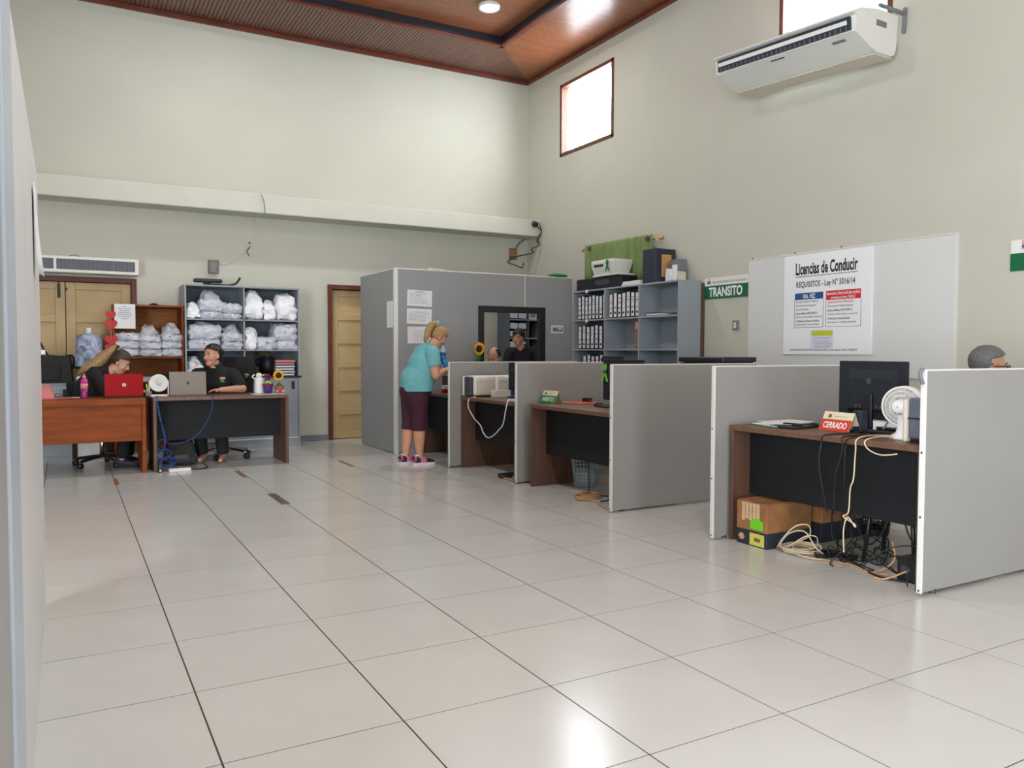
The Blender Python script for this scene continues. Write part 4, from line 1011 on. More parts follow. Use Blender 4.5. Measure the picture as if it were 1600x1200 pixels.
cable('tangle of black cables on the floor under the closed sign desk', [coil(3.73, -1.0, .09, 3, .01), [(3.80, -.86, .008), (3.72, -1.0, .02), (3.74, -1.14, .02), (3.68, -1.3, .008), (3.62, -1.45, .008), (3.66, -1.6, .008)],
    [(3.96, -.93, .31), (3.92, -.95, .15), (3.84, -.99, .06), (3.80, -1.06, .02), (3.72, -1.12, .012)], [(3.97, -.85, .31), (3.9, -.9, .1), (3.92, -.98, .02), (3.82, -1.06, .012), (3.73, -1.22, .012)], coil(3.78, -1.12, .07, 2, .012),
    [(3.90, -1.02, .32), (3.84, -1.09, .18), (3.82, -1.11, .1), (3.78, -1.08, .02), (3.70, -1.16, .01)], [(3.86, -1.05, .36), (3.84, -1.14, .2), (3.83, -1.22, .12), (3.84, -1.3, .2), (3.86, -1.36, .36)], [(3.95, -1.34, .4), (3.95, -1.4, .2), (3.95, -1.5, .12), (3.9, -1.6, .2)]], 'cable_black', .006)
cable('tan power cords running along the floor to the black power box', [[(3.70, -.92, .006), (3.64, -1.02, .006), (3.70, -1.2, .006), (3.66, -1.34, .006), (3.68, -1.46, .01)], [(3.8, -1.40, .18), (3.78, -1.43, .08), (3.72, -1.38, .01), (3.64, -1.34, .006)], [(3.72, -1.66, .12), (3.66, -1.58, .06), (3.60, -1.5, .01), (3.58, -1.44, .008)]], 'cable_tan', .0055)
cable('cream cable hanging over the desk edge below the white fan', [[(3.82, -1.36, .795), (3.70, -1.34, .80), (3.545, -1.345, .79), (3.53, -1.345, .72), (3.53, -1.335, .56), (3.53, -1.315, .50), (3.53, -1.305, .36), (3.53, -1.27, .33), (3.53, -1.345, .30), (3.53, -1.35, .285), (3.53, -1.30, .33), (3.53, -1.275, .25), (3.53, -1.28, .12)], [(3.80, -1.40, .79), (3.66, -1.40, .80), (3.54, -1.40, .785), (3.535, -1.42, .74), (3.535, -1.50, .715), (3.54, -1.6, .73)]], 'cable_cream', .0042)
cable('black cords draped over the front edge of the closed sign desk', [[(3.95, -1.13, .80), (3.70, -1.12, .79), (3.548, -1.11, .787), (3.54, -1.10, .74), (3.535, -1.09, .6), (3.60, -1.10, .32)], [(3.95, -1.16, .80), (3.7, -1.22, .79), (3.547, -1.24, .787), (3.54, -1.25, .72), (3.545, -1.2, .55), (3.6, -1.15, .32)], [(3.86, -1.36, .795), (3.70, -1.33, .79), (3.548, -1.29, .787), (3.54, -1.27, .73), (3.56, -1.25, .5)]], 'cable_black', .005)
rnd = random.Random(21); mess = []
for k in range(5):
    x, y = rnd.uniform(3.70, 3.95), rnd.uniform(-1.0, -1.25); P = [(x, y, .012)]
    for j in range(5):
        x = min(max(x+rnd.uniform(-.16, .16), 3.62), 4.1); y = min(max(y+rnd.uniform(-.22, .14), -1.6), -.9); P.append((x, y, rnd.choice((.008, .012, .02, .09, .15))))
    P.append((x-.04, y-.05, .008)); mess.append(P)
cable('loose loops of thin black cables beside the coil of cream network cable', mess, 'cable_black', .0042)
cable('second tangle of cream and tan cables beside the cardboard box', [[(3.62, -.76, .01), (3.57, -.86, .07), (3.60, -.95, .14), (3.66, -.98, .13), (3.70, -.93, .05), (3.64, -.82, .02), (3.58, -.9, .015), (3.62, -1.02, .01), (3.72, -1.06, .01)], coil(3.69, -.88, .10, 2, .02, .012, .9)], 'cable_cream', .004)
t = thing('power_box', 'black power box on the floor against the closest booth divider', 'box', (3.72, -1.58, 0), RB)
B().box(-.06, .13, -.05, .22, 0, .135, .008, 2).out('case', 'black_plastic', t); B().box(-.03, .02, -.053, -.05, .05, .09).out('socket', 'dark_grey', t)
cable('coil of tan network cable on the floor under the open sign desk', [coil(3.55, 1.36, .12, 3, .008, .002, .75), [(3.49, 1.28, .01), (3.50, 1.15, .02), (3.44, 1.0, .01), (3.42, .85, .008)], coil(3.57, 1.37, .09, 2, .03, .002, .7)], 'cable_tan', .006)
cable('black cables hanging behind the waste basket under the open sign desk', [[(3.66, 1.52, .33), (3.66, 1.5, .2), (3.62, 1.44, .08), (3.58, 1.42, .01)], [(3.75, 1.22, .33), (3.74, 1.24, .12), (3.66, 1.2, .01), (3.56, 1.18, .01)], [(3.76, 1.2, .33), (3.78, 1.1, .15), (3.72, .95, .2)], [(3.6, 1.45, .01), (3.72, 1.3, .02), (3.8, 1.05, .06)]], 'cable_black', .006)
cable('black cable tangle on the floor under the printer desk', [coil(3.52, 2.72, .11, 3, .012), coil(3.6, 2.62, .09, 2, .02), [(3.62, 2.66, .33), (3.6, 2.65, .2), (3.56, 2.66, .05), (3.5, 2.7, .01)]], 'cable_black', .009)
cable('tan cable ends on the floor under the printer desk', [[(3.42, 2.75, .008), (3.44, 2.6, .008), (3.42, 2.45, .008)], [(3.46, 2.68, .01), (3.42, 2.55, .012), (3.44, 2.42, .008)], [(3.50, 2.6, .03), (3.46, 2.5, .02), (3.45, 2.42, .01)]], 'cable_tan', .007)
# ---------------------------------------------------------------- chairs
def star_chair(label, loc, rz, seat_h=.46, back_h=.52, back_w=.46, tilt=-.12, arms=False, base='black_plastic', fab='cloth_black'):
    t = thing('office_chair', label, 'chair', loc, rz)     # faces local +y
    B().box(-.24, .24, -.23, .24, seat_h-.07, seat_h, .03, 3).out('seat', fab, t, True)
    R_ = Matrix.Translation((0, -.25, seat_h)) @ Matrix.Rotation(-tilt, 4, 'X')
    B().box(-back_w/2, back_w/2, -.05, .02, .08, .08+back_h, .03, 3).xf(R_).out('backrest', fab, t, True)
    B().box(-.035, .035, -.06, -.045, -.06, .3, .006).xf(R_).out('back_support', 'black_plastic', t)
    B().cyl((0, 0, .1), (0, 0, seat_h-.07), .028, n=14).out('column', 'chrome', t, True)
    for k in range(5):
        a = 2*PI*k/5+.3; c, s = math.cos(a), math.sin(a)
        B().tube([(0, 0, .11), (.15*c, .15*s, .095), (.29*c, .29*s, .075)], .018, 8).out('leg', base, t, True)
        cs = B().cyl((.30*c-.022*s, .30*s+.022*c, .03), (.30*c+.022*s, .30*s-.022*c, .03), .03, n=14).out('caster', 'black_plastic', t, True)
    if arms:
        for s in (-1, 1): B().tube([(s*.25, .1, seat_h-.04), (s*.30, .1, seat_h+.1), (s*.30, .05, seat_h+.2), (s*.29, -.2, seat_h+.2)], .018, 8).out('armrest', 'black_plastic', t, True)
    return t
star_chair('black office chair with chrome legs of the woman in polo shirt', (1.27, 5.70, 0), 2.62, .46, .68, .46, -.14, base='chrome')
star_chair('black office chair of the woman with the ponytail at the orange desk', (-.06, 5.62, 0), -2.7, .46, .40, .44)
star_chair('black office chair of the balding man behind the booth desk', (4.46, 4.52, 0), 1.57, .46, .42, .44)
star_chair('empty black office chair showing its round top before the wall shelf', (4.78, 3.20, 0), 1.45, .50, .66, .44)
star_chair('black office chair of the grey-haired man behind the closest divider', (4.72, -1.34, 0), -2.25, .46, .40, .44)
t = thing('stool', 'black stool with thin straight legs under the closed sign desk', 'stool', (4.03, -1.28, 0), .25)
for x, y in ((-.13, -.13), (.13, -.13), (-.13, .13), (.13, .13)): B().cyl((x*1.15, y*1.15, 0), (x*.85, y*.85, .44), .014, n=8).out('leg', 'black_plastic', t, True)
B().box(-.16, .16, -.16, .16, .44, .475, .012).out('seat', 'black_matte', t)
t = thing('side_table', 'small grey table between two booth dividers holding a black printer', 'table', (5.40, 1.72, 0))
B().box(-.28, .28, -.4, .4, .72, .75, .003).out('tabletop', 'shelf_grey', t)
for x in (-.25, .25):
    for y in (-.37, .37): B().box(x-.018, x+.018, y-.018, y+.018, 0, .719).out('leg', 'dark_grey', t)
t = thing('printer', 'big black printer showing its top above the booth dividers', 'printer', (5.40, 1.72, .751))
B().box(-.22, .22, -.32, .33, .0, .42, .012).out('body', 'black_plastic', t); B().box(-.23, .23, -.30, .34, .43, .482, .008).out('lid', 'black_plastic', t); B().box(-.19, .2, -.28, .3, .419, .431).out('hinge', 'dark_grey', t)
# ---------------------------------------------------------------- the two desks on the other side
def laptop(label, loc, rz, w, h, m, tilt, deck):
    t = thing('laptop', label, 'laptop', loc, rz)      # lid back faces local -y
    R_ = Matrix.Translation((0, 0, .016)) @ Matrix.Rotation(tilt, 4, 'X')
    B().box(-w/2, w/2, 0, .23, 0, .016, .005).out('base', deck, t)
    B().box(-w/2, w/2, -.007, .0, 0, h, .003, 2).xf(R_).out('lid', m, t)
    B().box(-w/2+.01, w/2-.01, .0002, .001, .015, h-.01).xf(R_).out('screen', 'black_matte', t)
    b = B()
    for i in range(12):
        for j in range(5): b.box(-w*.42+i*w*.07, -w*.42+i*w*.07+w*.055, .04+j*.022, .057+j*.022, .0162, .019)
    b.out('keys', 'black_plastic', t)
    B().lathe([(.001, 0), (.019, 0), (.019, .001), (.001, .001)] if m == 'red_plastic' else [(.015, 0), (.018, 0), (.018, .001), (.015, .001)], (0, -.0072, h*.5), 28, (0, -1, 0)).xf(R_).out('maker_mark', 'off_white' if m == 'red_plastic' else 'dark_grey', t)
    sl = Vector((0, -math.sin(tilt), math.cos(tilt))); o = Vector((0, -.0085, .016)) + sl*(h*.5-.010)
    if m == 'red_plastic': text(t, 'hp', o+Vector((-.010, -.001, 0)), (1, 0, 0), sl, .02, .019, 'ink_grey', .02)
    else: text(t, 'DELL', o+Vector((-.011, 0, .005)), (1, 0, 0), sl, .022, .008, 'dark_grey', .01)
    return t
laptop('open red laptop seen from behind on the orange desk', (.135, 5.00, HD), 0, .37, .235, 'red_plastic', -.06, 'black_plastic')
laptop('open brownish grey laptop seen from behind on the walnut desk', (.772, 5.05, HD), 0, .378, .25, 'laptop_grey', -.10, 'laptop_grey')
t = thing('desk_fan', 'small round white fan beside the grey laptop', 'fan', (.475, 5.05, HD))
B().box(-.085, .085, -.05, .06, 0, .022, .008, 2).out('base', 'white_plastic', t)
B().lathe([(.082, -.03), (.092, -.03), (.096, 0), (.092, .035), (.07, .05), (.001, .05), (.001, .046), (.082, .03)], (0, 0, .145), 40, (0, 1, -.08)).out('ring', 'white_plastic', t, True)
b = B()
for k in range(40):
    a = 2*PI*k/40; b.tube([(.02*math.cos(a), -.034, .145+.02*math.sin(a)), (.084*math.cos(a), -.030, .145+.084*math.sin(a))], .0016, 4, 1)
for r in (.045, .066): b.tube([(r*math.cos(a*PI/18), -.033, .145+r*math.sin(a*PI/18)) for a in range(37)], .0016, 4, 1)
b.out('guard', 'white_plastic', t); B().lathe([(.001, -.04), (.02, -.04), (.022, -.032), (.001, -.032)], (0, 0, .145), 20, (0, 1, 0)).out('hub', 'off_white', t, True)
b = B()
for k in range(4): a = k*PI/2+.4; b.ell((.045*math.cos(a), -.005, .145+.045*math.sin(a)), (.032, .004, .02), 10, 6, Matrix.Rotation(-a, 4, 'Y'))
b.out('blades', 'paper', t, True); 
for s in (-1, 1): B().box(s*.094-.006, s*.094+.006, -.02, .02, .01, .17, .004).out('yoke', 'white_plastic', t)
t = thing('highlighter', 'yellow highlighter standing between red laptop and small fan', 'pen', (.375, 5.06, HD))
B().lathe([(.001, 0), (.035, 0), (.035, .06), (.032, .06), (.03, .005), (.001, .005)]).out('holder', 'mid_grey', t, True); B().cap((0, 0, .02), (-.02, .0, .13), .011, .009, 10).out('pen', 'yellow_green', t, True); B().cap((.015, .0, .02), (.022, .0, .08), .005, .005, 8).out('red_pen', 'red_plastic', t, True)
t = thing('water_bottle', 'pink plastic drink bottle with purple lower half on orange desk', 'bottle', (-.235, 5.03, HD))
B().lathe([(.001, 0), (.033, 0), (.035, .01), (.033, .06), (.035, .1), (.001, .1)], n=20).out('lower_half', 'magenta_dark', t, True)
B().lathe([(.035, .1), (.036, .13), (.035, .155), (.001, .155), (.001, .1)], n=20).out('label_band', 'pink', t, True)
B().lathe([(.035, .155), (.035, .175), (.026, .20), (.016, .212), (.001, .212), (.001, .155)], n=20).out('shoulder', 'magenta_plastic', t, True); B().lathe([(.017, .212), (.017, .228), (.008, .235), (.006, .255), (.001, .256), (.001, .212)], n=14).out('cap', 'pink', t, True)
t = thing('pouch', 'pink zip pouch on the orange desk beside the tall divider', 'pouch', (-.58, 5.12, HD))
lump(B(), -.085, .075, -.05, .05, .0, .14, .01, 3, .45, 6, 10).out('bag', 'salmon', t, True); B().tube([(-.05, -.03, .12), (0, -.028, .135), (.045, -.03, .12)], .005).out('zip', 'pink', t, True)
t = thing('pouch', 'paler pink pouch half hidden by the tall divider', 'pouch', (-.70, 5.1, HD))
lump(B(), -.07, .04, -.05, .05, .0, .12, .01, 8, .3, 6, 10).out('bag', 'pink', t, True); B().tube([(-.05, -.05, .08), (.03, -.05, .08)], .004).out('zip', 'magenta_plastic', t, True)
t = thing('paper_pile', 'pink papers spread under the pouches on the orange desk', 'papers', (-.52, 5.03, HD))
for k in range(4): B().box(-.2+k*.07, .05+k*.06, -.05, .1, .0005+k*.002, .002+k*.002, rot=Matrix.Rotation(.1*k-.1, 4, 'Z')).out('sheet', 'pink', t)
t = thing('spectacles', 'dark spectacles lying on the pink papers', 'glasses', (-.44, 5.13, HD+.009))
for x in (-.035, .035): B().tube([(x+.026*math.cos(a*PI/8), 0, .022+.018*math.sin(a*PI/8)) for a in range(17)], .003, 5, 1).out('rim', 'black_plastic', t, True)
B().tube([(-.061, 0, .03), (-.065, .1, .01)], .003).tube([(.061, 0, .03), (.065, .1, .01)], .003).tube([(-.01, 0, .026), (.01, 0, .026)], .003).out('temples', 'black_plastic', t, True)
t = thing('eraser', 'small white eraser beside the pink bottle', 'eraser', (-.31, 5.06, HD)); B().box(-.03, .03, -.012, .012, 0, .012, .003).out('block', 'paper', t); B().box(-.01, .031, -.0125, .0125, -.0, .0125).out('sleeve', 'off_white', t)
# things at the other end of the walnut desk
t = thing('paper_pile', 'white papers under the flower pots on the walnut desk', 'papers', (1.63, 5.02, HD))
B().box(-.18, .14, -.09, .15, 0, .003).out('sheet', 'paper', t); B().box(-.02, .16, -.11, .1, .0032, .006, rot=Matrix.Rotation(.1, 4, 'Z')).out('sheet', 'paper_blue', t)
t = thing('thermos', 'white thermos jug on the walnut desk', 'thermos', (1.555, 5.16, HD+.007))
B().lathe([(.001, 0), (.05, 0), (.052, .01), (.052, .15), (.045, .175), (.03, .185), (.001, .185)]).out('body', 'white_plastic', t, True)
B().lathe([(.033, .185), (.036, .2), (.03, .225), (.012, .235), (.001, .235), (.001, .185)]).out('lid', 'white_plastic', t, True); B().tube([(.048, 0, .16), (.085, 0, .19), (.08, 0, .215), (.04, 0, .205)], .007).out('handle', 'white_plastic', t, True); B().tube([(-.045, 0, .165), (-.075, 0, .19), (-.05, 0, .215)], .008).out('spout', 'white_plastic', t, True)
def pot(label, x, y, w, h, m, rimm, leafm):
    t = thing('flower_pot', label, 'plant', (x, y, HD+.007), .2)
    B().lathe([(.001, 0), (w*.36, 0), (w*.48, h*.75), (w*.5, h), (w*.44, h), (w*.4, h*.8), (.001, h*.8)], n=16).out('pot', m, t, True); B().lathe([(w*.47, h*.84), (w*.53, h*.84), (w*.53, h), (w*.46, h)], n=16).out('rim', rimm, t, True)
    b = B()
    for k in range(7): a = k*.9; b.ell((w*.17*math.cos(a), w*.17*math.sin(a), h+.012+.006*(k % 3)), (w*.2, w*.1, .012), 8, 6, Matrix.Rotation(a, 4, 'Z') @ Matrix.Rotation(.5, 4, 'Y'))
    b.out('leaves', leafm, t, True); return t
t = pot('purple flower pot with a red felt flower on the walnut desk', 1.635, 5.06, .115, .11, 'purple', 'red_flower', 'yellow_green')
B().tube([(-.01, .02, .09), (0, .02, .16)], .005).out('stem', 'leaf', t, True); B().ell((0, .02, .172), (.032, .02, .025)).out('flower_base', 'purple', t, True)
b = B()
for k in range(9): a = k*.7; b.ell((.022*math.cos(a), .02+.016*math.sin(a), .205+.006*(k % 2)), (.018, .016, .014), 8, 6)
b.out('flower', 'red_flower', t, True)
t = pot('terracotta pot with a sunflower on the walnut desk', 1.765, 5.06, .105, .085, 'terracotta', 'terracotta', 'ribbon_green')
B().tube([(.0, .02, .08), (.005, .02, .14), (0, .02, .19)], .004).out('stem', 'leaf', t, True); sunflower(t, (-.01, .0, .205), .062, (-.25, -1, .05))
B().ell((.028, -.045, .025), (.02, .012, .018)).ell((-.04, -.035, .025), (.014, .01, .016)).out('felt_flower', 'pink', t, True)
# cables below the two desks
cable('blue network cable looping down the black front of the walnut desk', [[(1.0, 5.1, .79), (.99, 4.99, .80), (.985, 4.80, .787), (.985, 4.795, .74), (.97, 4.79, .62), (.90, 4.79, .47), (.80, 4.79, .36), (.68, 4.80, .30), (.56, 4.82, .29), (.48, 4.83, .34), (.42, 4.83, .30)], [(.45, 5.06, .79), (.44, 4.84, .80), (.435, 4.795, .77), (.45, 4.79, .6), (.50, 4.79, .42), (.51, 4.79, .30), (.49, 4.80, .2), (.47, 4.80, .1), (.45, 4.78, .04)], [(.44, 4.795, .72), (.475, 4.79, .5), (.50, 4.795, .32), (.47, 4.82, .22), (.43, 4.83, .25), (.43, 4.84, .15)],
    [(.44, 4.84, .2), (.5, 4.82, .24), (.54, 4.85, .16), (.62, 4.86, .03), (.72, 4.88, .01), (.80, 4.88, .03), (.84, 4.88, .11), (.81, 4.9, .17)], [(.46, 4.78, .08), (.49, 4.82, .12), (.56, 4.84, .09), (.60, 4.83, .03), (.70, 4.83, .01)], coil(.53, 4.86, .09, 3, .04, .04), coil(.5, 4.87, .07, 2, .12, .05)], 'cable_blue', .0048)
t = thing('power_strip', 'white power strip on the floor under the walnut desk', 'power strip', (.64, 4.74, 0), .1)
B().box(-.11, .11, -.03, .03, 0, .035, .006).out('body', 'white_plastic', t); b = B()
for k in range(4): b.cyl((-.075+k*.05, 0, .034), (-.075+k*.05, 0, .036), .017, n=14)
b.out('sockets', 'off_white', t); B().tube([(.11, 0, .015), (.2, .02, .008), (.3, .08, .012), (.28, .16, .05)], .006).out('cord', 'cable_black', t, True)
t = thing('power_adapter', 'black plug adapter at the foot of the walnut desk leg', 'adapter', (.45, 4.755, 0)); B().box(-.022, .022, -.02, .02, 0, .085, .006).out('body', 'black_plastic', t); B().ell((0, -.012, .02), (.014, .012, .012)).out('light', 'paper', t, True)
t = thing('backpack', 'dark grey bag on the floor behind the blue cables', 'bag', (.72, 5.25, 0))
lump(B(), -.2, .17, -.08, .12, 0, .27, .02, 6, .25, 7, 8).out('bag', 'bag_dark', t, True); B().tube([(-.06, 0, .25), (0, -.02, .31), (.06, 0, .25)], .01).out('handle', 'black_matte', t, True); B().box(-.1, .08, -.095, -.07, .03, .13, .01).out('pocket', 'dark_grey', t, True)
# things behind the orange desk
t = thing('filing_cabinet', 'low grey cabinet with a dark vent under the black handbag', 'cabinet', (-.60, 6.25, 0))
B().box(-.35, .25, 0, .42, 0, .885, .004).out('body', 'locker_grey', t); B().box(-.33, .23, -.012, 0, .06, .868, .003).out('door', 'locker_grey', t); B().box(.165, .21, -.016, -.012, .72, .83).out('vent', 'black_plastic', t); B().box(-.36, .26, -.01, .42, .885, .9, .003).out('top', 'locker_grey', t)
t = thing('handbag', 'big black handbag with looped handles on the low grey cabinet', 'handbag', (-.60, 6.42, .901))
b = B(); b.rings([[(x*(1+.1*(1-z/.32)), y*(1+.3*(1-z/.32)), z) for x, y in ((-.27, -.09), (.24, -.09), (.26, 0), (.24, .09), (-.27, .09), (-.29, 0))] for z in (0, .08, .2, .32)])
b.out('bag', 'black_matte', t); B().box(-.18, .15, -.13, -.105, .03, .2, .008).out('pocket', 'black_matte', t)
B().tube([(-.15, -.05, .31), (-.16, -.04, .44), (-.12, -.04, .49), (-.06, -.04, .48), (-.02, -.04, .40), (.03, -.05, .31)], .011, 8).tube([(.16, .05, .3), (.27, .05, .32), (.28, .03, .2), (.24, .02, .1)], .010, 8).out('handles', 'black_matte', t, True)
B().box(-.05, .0, -.07, -.02, .33, .39, .004).out('buckle', 'chrome', t); B().tube([(-.26, -.115, .02), (-.22, -.105, .1), (-.2, -.1, .16)], .008).out('strap', 'dark_grey', t, True)
t = thing('water_dispenser', 'white water dispenser, its bottle under a blue and white fabric cover', 'dispenser', (-.155, 6.40, 0))
B().box(-.14, .14, -.14, .16, 0, .98, .02, 2).out('body', 'white_plastic', t); B().cyl((0, 0, .98), (0, 0, 1.09), .10, .13, 24).out('collar', 'white_plastic', t, True)
mk('cover_print', (78, 92, 134), .8, .05, 11, rgb2=(196, 204, 220), dist=1.2)
B().lathe([(.145, 1.08), (.155, 1.10), (.145, 1.25), (.135, 1.42), (.115, 1.465), (.04, 1.48), (.001, 1.48)], n=28).out('bottle_cover', 'cover_print', t, True)
B().lathe([(.135, 1.06), (.158, 1.07), (.158, 1.095), (.146, 1.10)], n=28).out('trim', 'navy', t, True); B().cyl((0, 0, 1.47), (0, 0, 1.55), .028, n=14).out('bottle_end', 'paper_blue', t, True)
B().box(-.04, -.015, -.165, -.14, .80, .84, .004).box(.015, .04, -.165, -.14, .80, .84, .004).out('taps', 'sign_blue', t)
# ---------------------------------------------------------------- people (local: each faces +y, x to their right)
def hand(b, wrist, d, s, up, sc=1., curl=.5):
    # d along the hand, s towards the thumb side, up = back of the hand
    w = Vector(wrist); d = Vector(d).normalized(); s = (Vector(s)-d*Vector(s).dot(d)).normalized(); n = s.cross(d).normalized()
    if n.dot(Vector(up)) < 0: n = -n
    q = Matrix((s, d, n)).transposed().to_4x4()
    b.ell(w+d*.045*sc, (.038*sc, .052*sc, .017*sc), 14, 10, q)
    for k, (o, L) in enumerate(((.028, .068), (.010, .076), (-.009, .070), (-.027, .055))):
        p0 = w+d*.082*sc+s*o*sc; a1 = curl*.6; a2 = curl*1.5
        p1 = p0+(d*math.cos(a1)-n*math.sin(a1)+s*o*1.5)*L*.52*sc
        p2 = p1+(d*math.cos(a2)-n*math.sin(a2)+s*o*1.)*L*.48*sc
        b.cap(w+d*.05*sc+s*o*.7*sc, p0, .009*sc, .0092*sc, 8); b.cap(p0, p1, .0092*sc, .0085*sc, 8); b.cap(p1, p2, .0085*sc, .0072*sc, 8)
    t0 = w+d*.025*sc+s*.026*sc; t1 = t0+(d*.7+s*.75-n*.25).normalized()*.036*sc; t2 = t1+(d*.95+s*.15-n*.35).normalized()*.03*sc
    b.cap(t0, t1, .012*sc, .0105*sc, 8); b.cap(t1, t2, .0105*sc, .0085*sc, 8)
def head(b, H, sc=1., cheek=1.):
    S_ = Matrix.Scale(sc, 4); bb = B()
    bb.ell((0, -.018, .045), (.074, .095, .085), 24, 18).ell((0, .022, -.015), (.063*cheek, .066, .092), 20, 16).ell((0, .052, -.088), (.036*cheek, .034, .030))
    bb.ell((0, .02, -.07), (.052*cheek, .055, .045)).cap((0, .084, .012), (0, .104, -.026), .009, .0135, 10).ell((.012, .094, -.03), .010, 8, 8).ell((-.012, .094, -.03), .010, 8, 8)
    bb.cap((-.034, .074, .026), (.034, .074, .026), .012, .012, 10)
    for s in (-1, 1):
        bb.ell((s*.036, .062, -.03), (.024*cheek, .022, .026), 12, 10).ell((s*.075, -.008, -.008), (.010, .021, .031), 12, 10, Matrix.Rotation(s*.35, 4, 'Z'))
    bb.ell((0, .082, -.055), (.026, .014, .012), 12, 8)
    bb.xf(H @ S_); me = bpy.data.meshes.new('x'); bb.bm.to_mesh(me); bb.bm.free(); b.bm.from_mesh(me); bpy.data.meshes.remove(me)
def face(t, H, sc, lip='lip', brow='hair_black'):
    M_ = H @ Matrix.Scale(sc, 4)
    for s in (-1, 1):
        e = B().ell((s*.030, .0715, .004), (.0135, .0122, .0075), 14, 10).xf(M_).out('eye', 'eye_white', t, True)
        B().ell((s*.030, .0825, .004), (.0062, .004, .0062), 12, 8).xf(M_).out('iris', 'iris', e, True)
        B().tube([(s*.014, .0855, .026), (s*.03, .0865, .031), (s*.048, .074, .025)], .0042, 6).xf(M_).out('eyebrow', brow, t, True)
    B().ell((0, .0935, -.052), (.021, .006, .0045), 14, 8).ell((0, .0925, -.060), (.018, .0065, .0052), 14, 8).xf(M_).out('lips', lip, t, True)
def hair_cap(t, H, sc, m, keep, th=.016, name='hair', c=(0, -.018, .045), r=(.074, .095, .085)):
    # a shell over the skull, kept where keep(point) holds
    M_ = H @ Matrix.Scale(sc, 4); bm = bmesh.new(); bmesh.ops.create_uvsphere(bm, u_segments=56, v_segments=40, radius=1)
    for v in bm.verts:
        p = v.co; q = Vector((p.x*(r[0]+th), p.y*(r[1]+th), p.z*(r[2]+th*.8))); 
        q *= 1+.02*noise.noise(p*7); v.co = q + Vector(c)
        if q.z < 0: v.co.z = c[2] + q.z*1.25
    bmesh.ops.delete(bm, geom=[f for f in bm.faces if not keep(f.calc_center_median())], context='FACES')
    me = bpy.data.meshes.new(name); bm.to_mesh(me); bm.free(); me.transform(M_)
    o = put(name, me, m, t, True); md = o.modifiers.new('s', 'SOLIDIFY'); md.thickness = .014*sc; md.offset = -1; return o
def HM(c, yaw=0., pitch=0., roll=0.):
    return Matrix.Translation(c) @ Matrix.Rotation(yaw, 4, 'Z') @ Matrix.Rotation(-pitch, 4, 'X') @ Matrix.Rotation(roll, 4, 'Y')
def person(label, loc, rz, J, skin, shirt, trousers, fat=1., sc=1., H=None, cheek=1., sleeve=.75, sleeve2=None, hem=None, leg_end=1.0, lip='lip', brow='hair_black', hands=None, feet=None, shirt_name='shirt', vox=.007, seat=None, rear=None):
    t = thing('person', label, 'person', loc, rz)
    P = {k: Vector(v) for k, v in J.items()}
    spine = [P['crotch'], P['pelvis'], P['waist'], P['chest'], P['upper'], P['neck']]
    wd = [.125*fat, .165*fat, .145*fat, .155*fat**.7, .150, .06]; dp = [.10*fat, .125*fat, .115*fat, .115*fat**.8, .085, .055]
    b = B(); b.loft(list(zip(spine, wd, dp)), 24)
    b.cap(P['neck']-Vector((0, 0, .03)), H @ Vector((0, -.012, -.045)), .058*fat**.4, .053*fat**.4); head(b, H, sc, cheek)
    af = fat**.7
    for s in 'RL':
        b.cap(P['sh'+s], P['el'+s], .052*af, .041*af); b.cap(P['el'+s], P['wr'+s], .041*af, .027*af**.5)
        b.cap(P['hp'+s], P['kn'+s], .085*fat**.8, .056*af); k = P['kn'+s].lerp(P['an'+s], .3)
        b.cap(P['kn'+s], k, .054*af, .056*af); b.cap(k, P['an'+s], .056*af, .036)
        ft = feet[s] if feet else P['an'+s]+Vector((0, .15, -.045))
        b.cap(P['an'+s]+Vector((0, -.02, -.03)), P['an'+s], .036, .036); b.cap(P['an'+s]-Vector((0, 0, .03)), Vector(ft), .036, .026)
        if hands and s in hands: hd = hands[s]; hand(b, P['wr'+s], *hd)
        else: hand(b, P['wr'+s], P['wr'+s]-P['el'+s], (-1 if s == 'R' else 1, .3, .2), (0, 0, 1), .95)
    remesh(b, 'body', skin, t, vox, 3)
    # shirt
    o = .014; b = B(); hm = hem if hem is not None else .0
    low = spine[0].lerp(spine[1], .5) if hm == 0 else spine[1] + (spine[0]-spine[1])*hm
    secs = [(low, wd[1]*1.02+o, dp[1]*1.02+o)] + [(p, w+o, d+o) for p, w, d in zip(spine[1:5], wd[1:5], dp[1:5])] + [(P['neck']+ (P['neck']-P['upper'])*.12, .072, .068)]
    b.loft(secs, 24)
    for s in 'RL':
        e = P['sh'+s].lerp(P['el'+s], min(sleeve, 1)); r0 = .058*af+o; r1 = (.050 if sleeve < 1 else .044)*af+o
        b.ell(P['sh'+s], r0, 14, 10); b.cyl(P['sh'+s], e, r0, r1, 18)
        b.loft([(P['upper']+Vector((0, 0, .0)), .07, .06), (P['sh'+s], r0*.9, r0)], 12, (0, 1, 0))
        if sleeve >= 1: b.ell(P['el'+s], r1, 14, 10); b.cyl(P['el'+s], P['el'+s].lerp(P['wr'+s], sleeve2 or .95), r1, .034*af+o*.7, 16)
    if rear: b.ell(*rear)
    sh = remesh(b, shirt_name, shirt, t, vox*.9, 4)
    o = .010; b = B(); b.loft([(p, w+o, d+o) for p, w, d in zip(spine[:3], wd[:3], dp[:3])], 24)
    for s in 'RL':
        b.cap(P['hp'+s], P['kn'+s], .088*fat**.8+o, .057*af+o); e = P['kn'+s].lerp(P['an'+s], leg_end)
        b.cyl(P['kn'+s], e, .058*af+o, (.058 if leg_end < .6 else .048)*af+o, 18)
    if seat: b.ell(*seat)
    remesh(b, 'trousers', trousers, t, vox, 3)
    face(t, H, sc, lip, brow)
    return t
